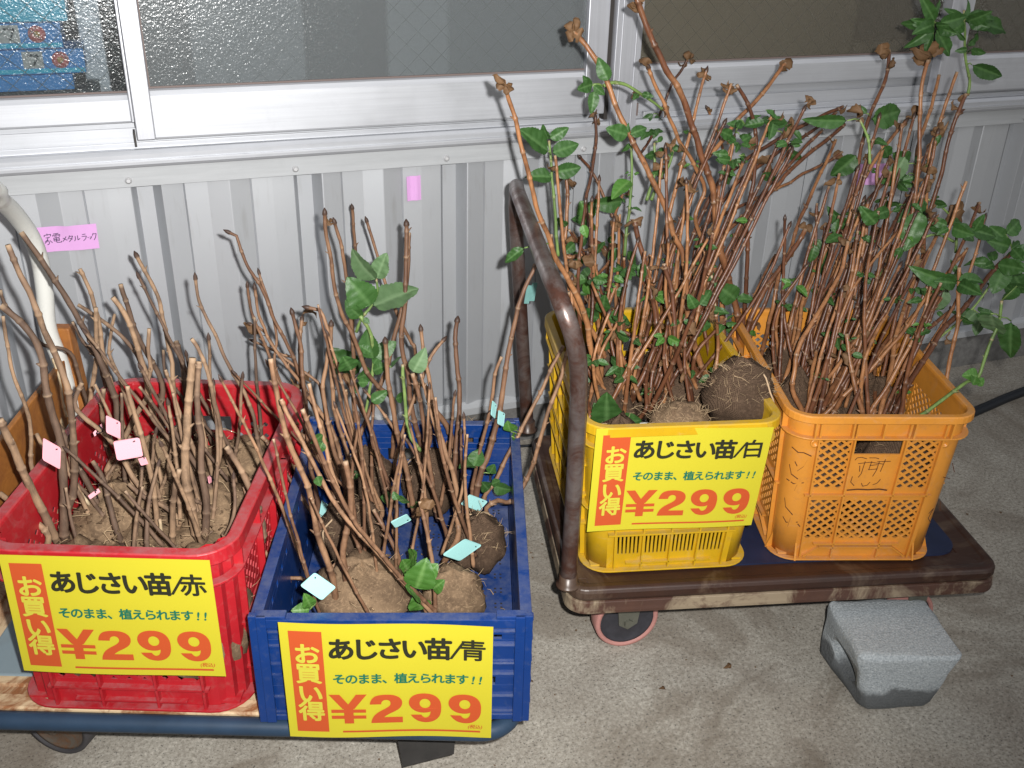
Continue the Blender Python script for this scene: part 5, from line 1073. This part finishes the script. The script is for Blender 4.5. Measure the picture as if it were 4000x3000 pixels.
# random thin filler stems inside the two dense crates and the red one
def filler(key, n, bx, by, z0, vec, spread, L0, L1, r_, cv=.013):
    for i in range(n):
        b_ = loc(key, rng.uniform(*bx), rng.uniform(*by), z0-CRT[key].t.location.z)
        d = Vector(vec)+Vector((rng.gauss(0, spread), rng.gauss(0, spread*.5), rng.gauss(0, .1))); d.normalize(); L_ = rng.uniform(L0, L1); side = Vector((rng.gauss(0, 1), rng.gauss(0, .5), 0))*cv
        P = [b_, b_+d*L_*.3+side*.6, b_+d*L_*.65+side*.9, b_+d*L_+side*.3]
        for p in P: p.y = min(p.y, WY-.04)
        make_stem(key, P, r_*rng.uniform(.8, 1.2), r_*.62, tip=rng.choice(['cut', 'bud']) if key in 'YO' else rng.choice(['cut', 'bud', 'bud']))
filler('Y', 26, (-.12, .12), (-.10, .19), .42, (.10, .12, .9), .24, .16, .38, .0042, .04)
filler('O', 36, (-.11, .09), (-.15, .17), .42, (.34, .20, .85), .22, .18, .40, .0042, .04)
filler('R', 20, (-.12, .12), (-.18, .2), .38, (-.12, .12, .9), .30, .08, .24, .0036)
filler('Y', 14, (-.02, .12), (-.02, .18), .42, (.33, .15, .85), .12, .34, .60, .0046)
filler('Y', 12, (-.12, .08), (-.02, .18), .42, (.05, .15, .9), .12, .30, .48, .0042)
filler('O', 20, (-.08, .10), (-.05, .18), .42, (.30, .18, .88), .10, .30, .52, .0046)
filler('B', 8, (-.14, .0), (-.22, .12), .26, (-.34, .06, .9), .12, .26, .46, .0031)
filler('B', 11, (-.08, .12), (-.15, .2), .27, (-.02, .08, .95), .12, .22, .42, .0033)
filler('R', 7, (.0, .13), (-.1, .2), .39, (-.25, .12, .9), .14, .2, .36, .0038)
filler('B', 5, (-.10, .12), (-.1, .2), .28, (-.05, .1, .9), .22, .14, .28, .0036)
# ------------------------------------------------------------------ leaves
def leaf_mesh(k, ser=True):
    r2 = random.Random(k); m_ = MB(); nx, ny = 8, 21; vs = []; cs = []; bend = r2.uniform(.0, .50); fold = r2.uniform(.0, .22); tw = r2.uniform(-.35, .35); wav = r2.uniform(.008, .035)
    for j in range(ny+1):
        t_ = j/ny; wd = .37*math.sin(math.pi*t_**.78)**.60*(1-.34*t_**3) if 0 < t_ < 1 else .004
        wd *= 1+(.05 if j % 2 else -.03)*ser
        for i in range(nx+1):
            s_ = i/nx*2-1; x = s_*wd; z = abs(x)*fold*1.3-bend*t_*t_*.8+wav*math.sin(t_*16+abs(s_)*3)*abs(s_)-(.010*math.cos(t_*34-abs(s_)*5) if 0 < abs(s_) < 1 else 0)
            y = t_*(1-.12*abs(bend)*t_)+.05*abs(s_)*(1-t_); a = tw*t_
            vs.append((x*math.cos(a)-z*math.sin(a)*.5, y, z+x*math.sin(a)))
            vein = .6 if abs(s_) < .05 else (.08 if math.cos(t_*34-abs(s_)*5) > .7 and abs(s_) < .9 else 0); cs.append((vein, 0, 0))
    m_.add(vs, [(j*(nx+1)+i, j*(nx+1)+i+1, (j+1)*(nx+1)+i+1, (j+1)*(nx+1)+i) for j in range(ny) for i in range(nx)], cs, True); return m_
def dry_mesh(k):
    r2 = random.Random(k+50); m_ = MB(); nx, ny = 7, 11; vs = []; c1 = r2.uniform(1.6, 3.4); c2 = r2.uniform(1, 3)
    for j in range(ny+1):
        t_ = j/ny; wd = .26*math.sin(math.pi*t_)**.8+.01; a = c1*t_
        for i in range(nx+1):
            s_ = i/nx*2-1; b_ = s_*c2; x = wd*math.sin(b_)/max(.6, c2)*1.6; z = wd*(1-math.cos(b_))*.6; y0 = math.sin(a)/c1*1.1; z0 = (1-math.cos(a))/c1*.9
            q = Vector((x, y0+z*.3, z-z0)); q += noise.noise_vector(q*5+Vector((k*3.3, 0, 0)))*.11; vs.append(q)
    m_.add(vs, [(j*(nx+1)+i, j*(nx+1)+i+1, (j+1)*(nx+1)+i+1, (j+1)*(nx+1)+i) for j in range(ny) for i in range(nx)], None, True); return m_
LM = {}
for mt in ('leaf', 'leaf_pale', 'leaf_light'): LM[mt] = [leaf_mesh(k).mesh('leaf', M[mt]) for k in range(7)]
LM['leaf_dry'] = [dry_mesh(k).mesh('withered_leaf', M['leaf_dry']) for k in range(7)]
def put_leaf(par, B, T, wf, mat, roll=None, name=None):
    d = T-B; L_ = d.length; d.normalize(); view = (CAMP-B).normalized(); Xa = d.cross(view)
    if Xa.length < .05: Xa = d.orthogonal()
    Xa.normalize(); Za = Xa.cross(d); a = roll if roll is not None else rng.gauss(0, .55)
    X2 = Xa*math.cos(a)+Za*math.sin(a); Z2 = X2.cross(d).normalized(); s = L_*1.05; wx = s*wf/.62
    me = rng.choice(LM[mat]); o_ = bpy.data.objects.new(name or me.name.split('.')[0], me); COL.objects.link(o_); o_.parent = par
    Mx = Matrix((X2*wx, d*s, Z2*s)).transposed().to_4x4(); Mx.translation = B; o_.matrix_local = PM[par.name].inverted() @ Mx
    return o_
def near_stem(key, u, v):
    best = None
    for k, par, P, PX, r1 in ALL:
        if k != key: continue
        for p, (a, b) in zip(P, PX):
            d = (a-u)**2+(b-v)**2
            if best is None or d < best[0]: best = (d, p, par)
    return best
def leaf(key, b_, t_, wf=.62, mat='leaf', dy=0, pet=True):
    d, p, par = near_stem(key, *b_); y = p.y-.008; B = at_y(*b_, y); T = at_y(*t_, y-dy)
    if pet and d**.5 < 130 and d > 200:
        m_ = MB(); m_.tube([p, (p+B)/2+Vector((0, -.002, .003)), B], [.0016, .0013, .0012], 5); m_.build('petiole', M['stem_green'], par, world=True)
    return put_leaf(par, B, T, wf, mat)
def leaves(key, s, wf=.62, mat='leaf', dy=0):
    if key in 'YO': wf *= .82
    q = pts(s)
    for b_, t_ in zip(q[::2], q[1::2]): leaf(key, b_, t_, wf*rng.uniform(.85, 1.15), mat, dy+rng.uniform(-.015, .02))
leaves('B', 'B 790,405 632,290 765,550 1000,438', .60, 'leaf_pale'); leaves('B', 'B 790,400 835,270', .5, 'leaf_pale')
leaves('B', 'B 760,545 650,430 755,545 740,440 710,610 620,545 720,610 750,640 775,835 712,690 775,825 892,742 680,915 548,790 680,915 730,815 655,890 612,830 770,900 830,860 760,905 690,935 760,1065 842,1010 890,1050 955,1030 870,880 930,810 760,800 700,760 770,860 820,800 690,960 740,960 650,1020 690,960', .62)
leaves('B', 'B 985,905 1050,800', .6, 'leaf_pale')
leaves('B', 'B 500,1240 440,1290 500,1280 470,1345 490,1265 530,1280 1315,1415 1345,1320 1320,1415 1255,1385 1420,1515 1518,1558 1410,1510 1455,1490 1395,1540 1360,1500 1400,1450 1425,1405 890,1595 815,1570 905,1600 965,1580 900,1595 880,1550 640,1460 700,1455 640,1460 600,1460 470,1465 482,1515 980,1640 1010,1600', .7, 'leaf')
leaves('B', 'B 1515,1225 1490,1180 1520,1215 1545,1178 1518,1250 1545,1255 P 1640,2340 1590,2290 1625,2300 1660,2215 1600,2240 1575,2190 1660,2250 1700,2215 1690,2300 1720,2280 1650,2380 1625,2340 1600,2200 1620,2160', .8, 'leaf_light')
leaves('B', 'P 1210,2380 1150,2385 1215,2370 1200,2340', .6, 'leaf_light')
leaves('Y', 'C 610,470 462,455 640,470 808,488 622,445 640,355 800,580 895,575 650,650 598,600 645,650 655,565 1115,400 1098,310 1150,405 1222,318 1130,420 1100,370 1350,372 1268,315 1350,372 1457,365 1165,555 1118,530 1180,545 1172,480 1290,540 1362,525 1300,485 1332,450 545,830 548,720 1210,540 1265,520', .62)
leaves('Y', 'C 1190,432 1312,440', .45); leaves('Y', 'C 560,345 530,283', .6, 'leaf_light')
leaves('Y', 'C 650,1060 650,890 700,1055 852,1010 600,1060 508,1020 615,1050 598,945', .62); leaves('Y', 'C 205,95 92,168', .42)
leaves('Y', 'E 1488,935 1325,800 1490,860 1450,780 1495,855 1612,795 1510,945 1677,885 1520,1065 1687,1035 1510,1095 1378,1070', .55)
leaves('Y', 'E 1760,520 1680,550 1765,525 1835,585 1770,560 1762,690 1860,500 1795,370 1740,1375 1640,1350 1600,1395 1555,1365 1990,1085 2095,1130 1950,1235 1775,1290 1980,835 1858,795 1990,830 2105,785 1985,820 1975,765 1760,530 1700,470 1860,1500 1900,1450 1650,1500 1600,1560', .6)
leaves('Y', 'E 1995,1115 1885,1185 1745,1370 1690,1245 1700,1385 1722,1465 1750,1370 1775,1430', .75, 'leaf_light')
leaves('Y', 'G 560,650 440,740 600,760 560,860 580,660 640,740 1600,700 1570,870 1350,750 1205,735 1350,745 1460,640 1240,850 1135,800 1300,830 1425,850 1300,1015 1395,1065 1210,1005 1088,992 1700,965 1842,1055 1700,955 1790,985 1760,800 1855,860 1690,765 1775,775 1530,620 1655,700 1250,900 1330,960 1280,780 1330,700 1230,1050 1290,1100 1620,800 1500,850 530,800 460,850 600,900 640,830 570,1000 500,1020 640,1150 540,1170 700,1000 640,1060 720,960 790,900', .5)
leaves('Y', 'G 1520,1150 1585,1245 1180,1180 1250,1250 350,900 300,1000', .6)
leaves('Y', 'C 560,160 480,150 700,90 660,190 760,110 800,240 720,190 740,290 640,60 590,130 590,220 560,300 850,170 830,280 540,20 500,100 740,300 710,380', .5)
leaves('O', 'F 1180,955 1035,1100 1265,735 1492,690 1240,700 1195,655 1350,885 1268,875 1350,900 1380,980', .58); leaves('O', 'F 1120,745 858,742', .3)
leaves('O', 'F 1480,960 1385,1150 1500,1070 1430,1180 1120,1420 1170,1280', .5, 'leaf_pale')
leaves('O', 'F 1500,1010 1415,950 1655,1150 1745,1275 1600,1290 1650,1370 1380,1265 1280,1200 1135,1405 1005,1330 1090,1450 998,1485 960,1475 890,1570 1440,1260 1340,1240 1380,1300 1290,1330 1600,1240 1440,1400 1580,1300 1480,1540 1620,1260 1480,1260 1300,1380 1220,1300 1540,960 1580,1030 1700,830 1660,900', .5)
leaves('O', 'F 1660,150 1540,130 1660,160 1505,310 1665,180 1768,345 1680,150 1765,200 1650,100 1705,-10 1660,130 1595,0 1840,130 2175,165 1845,130 1965,60 1835,100 1725,60 1890,400 2075,475 1840,110 1900,-20 1860,280 1960,200 1850,250 1790,200 1650,200 1590,330', .34)
leaves('O', 'F 1870,1410 2040,1460 1900,1430 1960,1330', .45); leaves('O', 'D 1560,50 1480,-20 1560,20 1659,-60 1590,100 1659,60 1560,180 1498,335 1600,230 1665,340 1590,490 1578,692 1130,490 1088,522 1060,520 1066,582 1600,100 1530,190 1620,300 1560,400', .62)
leaves('O', 'D 1300,285 1078,250 1300,275 1462,240 1300,235 1268,165', .34); leaves('O', 'D 1400,440 1335,505 1430,470 1395,565 1480,450 1502,570 1240,310 1155,445', .7, 'leaf_pale'); leaves('O', 'D 530,75 505,175 640,20 640,-60 590,90 575,245 1000,90 960,160', .55); leaves('O', 'D 1120,1020 1183,1142', .75, 'leaf_light'); leaves('O', 'D 1410,790 1355,775 1410,800 1440,840 1400,790 1385,830', .9, 'leaf_light')
# rosettes scattered along green and reddish stems
def rosette(key, P, L_, n, mat='leaf'):
    par = nearest_plant(key, P)
    ax = Vector((rng.gauss(0, .3), rng.gauss(-.2, .3), 1)).normalized(); a0 = rng.uniform(0, 6)
    for i in range(n):
        a = a0+i*2.4; d = (Vector((math.cos(a), math.sin(a), 0))*1.0+ax*rng.uniform(.1, .8)+Vector((0, 0, -.45))).normalized(); l_ = L_*rng.uniform(.6, 1.15)
        put_leaf(par, P+d*.006, P+d*l_, rng.uniform(.34, .52), mat, rng.gauss(0, .5))
for key, n in (('Y', 42), ('O', 42)):
    pool = [s for s in ALL if s[0] == key and len(s[2]) > 14]
    for i in range(n):
        s = rng.choice(pool); P = s[2]; k = rng.randrange(int(len(P)*.35), len(P)-1); rosette(key, P[k], rng.uniform(.016, .038), rng.randint(2, 5), rng.choice(['leaf', 'leaf', 'leaf', 'leaf_light']))
for s, L_, n in (('F 1850,130', .055, 7), ('F 1660,150', .06, 7), ('F 1880,300', .04, 4), ('F 1760,1400', .05, 6), ('D 1540,300', .05, 6), ('D 1500,180', .055, 6), ('D 1400,440', .04, 5), ('D 1300,285', .055, 7), ('D 1180,430', .035, 5), ('D 1590,90', .055, 6), ('F 1440,1120', .05, 6), ('F 1350,1280', .045, 6)):
    u, v = pts(s)[0]; d, p, par = near_stem('O', u, v); rosette('O', at_y(u, v, p.y-.006), L_, n)
for s, L_, n in (('G 570,780', .035, 6), ('G 1300,900', .035, 6), ('G 1560,720', .04, 6), ('G 700,960', .03, 5), ('G 1730,900', .035, 6), ('C 740,200', .04, 6), ('C 560,250', .03, 5), ('G 1240,1050', .03, 5)):
    u, v = pts(s)[0]; d, p, par = near_stem('Y', u, v); rosette('Y', at_y(u, v, p.y-.006), L_, n)
# withered leaves at the tips
for key, pr in (('Y', .55), ('O', .5), ('B', .10)):
    for s in [s for s in ALL if s[0] == key]:
        if rng.random() < pr:
            for i in range(rng.randint(1, 3)):
                d = Vector((rng.gauss(0, .6), rng.gauss(0, .6), rng.uniform(-1, .3))).normalized(); p = s[2][-1-rng.randint(0, 3)] if rng.random() < .7 else s[2][len(s[2])//2]
                put_leaf(s[1], p, p+d*rng.uniform(.018, .036), rng.uniform(.4, .8), 'leaf_dry', rng.uniform(-1.5, 1.5), 'withered_leaf')
def dry(key, s, wf=.6):
    q = pts(s)
    for b_, t_ in zip(q[::2], q[1::2]):
        d, p, par = near_stem(key, *b_); B = at_y(*b_, p.y-.004); T = at_y(*t_, p.y-.02); put_leaf(par, B, T, wf, 'leaf_dry', rng.uniform(-.6, .6), 'withered_leaf')
dry('Y', 'E 1640,200 1600,110 1645,190 1680,110 1650,210 1600,230 1215,530 1180,470 1215,520 1285,610 1220,520 1305,550 1220,540 1180,530 1600,1080 1530,1100 1600,1090 1670,1180 G 870,180 830,110 870,180 920,120 880,180 930,260 780,900 820,1060 830,1040 770,1180 G 1500,1000 1480,1200 1560,1060 1520,1290 C 480,160 430,240 480,160 520,240 470,150 430,200', .7)
dry('O', 'F 1380,310 1320,350 1385,300 1330,300 1640,350 1560,330 1650,350 1720,210 1640,340 1600,270 1640,350 1560,380 1180,640 1160,760 1200,640 1190,740 1050,1100 1010,1130 1060,1110 1080,1130 1620,1000 1580,1120 1640,1020 1660,1120 1800,1400 1760,1290 D 780,110 730,100', .7)
# ------------------------------------------------------------------ plant tags
def ptag(key, quad, mat, label, dy=.03, yy=None):
    q = pts(quad); cu, cv = sum(p[0] for p in q)/4, sum(p[1] for p in q)/4; d, p, par = near_stem(key, cu, cv); y = yy or p.y-dy
    Q = [at_y(u, v, y+o_) for (u, v), o_ in zip(q, (0, .006, .004, -.003))]; c = sum(Q, Vector())/4
    t_ = thing('plant_tag', label, 'tag', c, 0, 'coloured tags tied to the seedlings'); e1 = ((Q[1]-Q[0])+(Q[2]-Q[3]))/2; e2 = ((Q[3]-Q[0])+(Q[2]-Q[1]))/2; n = e1.cross(e2).normalized(); m_ = MB(); out = []
    for i, (sx, sy) in enumerate(((1, 1), (-1, 1), (-1, -1), (1, -1))):
        for a in (0, 30, 60, 90):
            an = R(a+90*i); out.append((sx*.40+.10*math.cos(an), sy*.40+.10*math.sin(an)))
    k = len(out); vs = [e1*a+e2*b+n*(.0012*math.sin(a*5)) for a, b in out]+[e1*a+e2*b+n*(.0012*math.sin(a*5)+.0009) for a, b in out]
    m_.add(vs, [tuple(range(k))[::-1], tuple(range(k, 2*k))]+[(i, (i+1) % k, (i+1) % k+k, i+k) for i in range(k)]); m_.build('card', M[mat], t_)
    s0 = -e2*.36+e1*.3; s1 = p-c; s1 = s1 if s1.length < .05 else s1.normalized()*.03; m_ = MB(); m_.tube(catmull([s0, s0*.6+s1*.4+Vector((0, -.008, .008)), s1+Vector((.004, -.005, 0)), s1+Vector((-.006, 0, -.006)), s0*.8+s1*.2], .006), .0011, 5); m_.build('strap', M['tag_strap'], t_)
for s, l_, yy in (('A 245,1130 318,1165 338,1305 215,1225', 'pink tag hanging steeply at the left of the red crate', 1.32), ('A 578,992 645,1040 658,1125 566,1095', 'pink tag tilted on its corner behind the level pink tag', 1.33), ('A 612,1138 752,1120 776,1222 630,1242', 'level pink tag facing the viewer in the middle of the red crate', 1.30),
             ('A 740,1230 790,1225 800,1260 765,1272', 'pink tag corner peeping out below the level pink tag', 1.31), ('A 1120,1330 1140,1322 1146,1360 1128,1368', 'small pink tag edge at the right of the red crate', 1.40), ('A 475,1430 530,1395 545,1410 485,1455', 'dull pink tag deep among the stems of the red crate', 1.46), ('A 500,1090 550,1045 556,1065 512,1115', 'pink tag sliver behind the stems of the red crate', 1.50)):
    ptag('R', s, 'tag_pink', l_, yy=yy)
for s, l_ in (('H 460,145 565,65 705,160 605,248', 'pale cyan tag lying over the front left root ball in the blue crate'), ('P 1822,2105 1880,2130 1800,2195 1722,2165', 'pale cyan tag on the smooth tan root ball right of the blue crate middle'), ('B 1290,1560 1395,1605 1340,1655 1245,1618', 'pale cyan tag pierced by stems near the right side of the blue crate'),
             ('P 1590,2005 1608,2035 1545,2062 1525,2040', 'small pale cyan tag tilted in the middle of the blue crate'), ('P 1255,1950 1305,1990 1290,2060 1245,2030', 'cyan tag half hidden behind thick stems at the left of the blue crate'), ('B 1415,1060 1440,1075 1432,1160 1404,1130', 'left half of the bent cyan tag on the tallest right stems of the blue crate'), ('B 1448,1110 1484,1125 1478,1202 1440,1180', 'right half of the bent cyan tag on the tallest right stems of the blue crate')):
    ptag('B', s, 'tag_cyan', l_)
ptag('Y', 'C 828,1040 872,1034 874,1046 830,1050', 'boxwhite', 'white plastic tag edge lying behind the yellow rim'); 
# grit and soil bits fallen on the concrete
m_ = MB()
for i in range(420):
    if rng.random() < .55: x, y = rng.gauss(.52, .16), rng.gauss(1.5, .32)
    else: x, y = rng.uniform(-.6, 2.4), rng.uniform(.6, 2.0)
    s_ = rng.choice([.0012, .0016, .0022, .0035])*rng.uniform(.7, 1.2); p_ = Vector((x, min(y, 2.07), s_*.35)); v8 = [p_+Vector((rng.uniform(-1, 1), rng.uniform(-1, 1), rng.uniform(-.3, .6)))*s_ for _ in range(6)]
    m_.add(v8, [(0, 1, 2), (0, 2, 3), (0, 3, 4), (0, 4, 1), (5, 2, 1), (5, 3, 2), (5, 4, 3), (5, 1, 4)])
tag(m_.build('grit', M['crumb']), 'dark grit and soil crumbs fallen on the concrete around the carts', 'grit', kind='stuff')
# fallen dry leaf and crumbs on the ground
for (u, v, du, dv), lab in (((2825, 2612, 45, -22), 'small dried leaf curled on the concrete in front of the rusty cart'), ((2572, 2690, 34, -6), 'tiny brown leaf crumb on the concrete left of the curled leaf')):
    b_ = at_z(u, v, .003); e_ = at_z(u+du, v+dv, .008); t_ = thing('fallen_leaf', lab, 'leaf', b_, 0); put_leaf(t_, b_, e_, .7, 'leaf_dry', .3, 'withered_leaf')
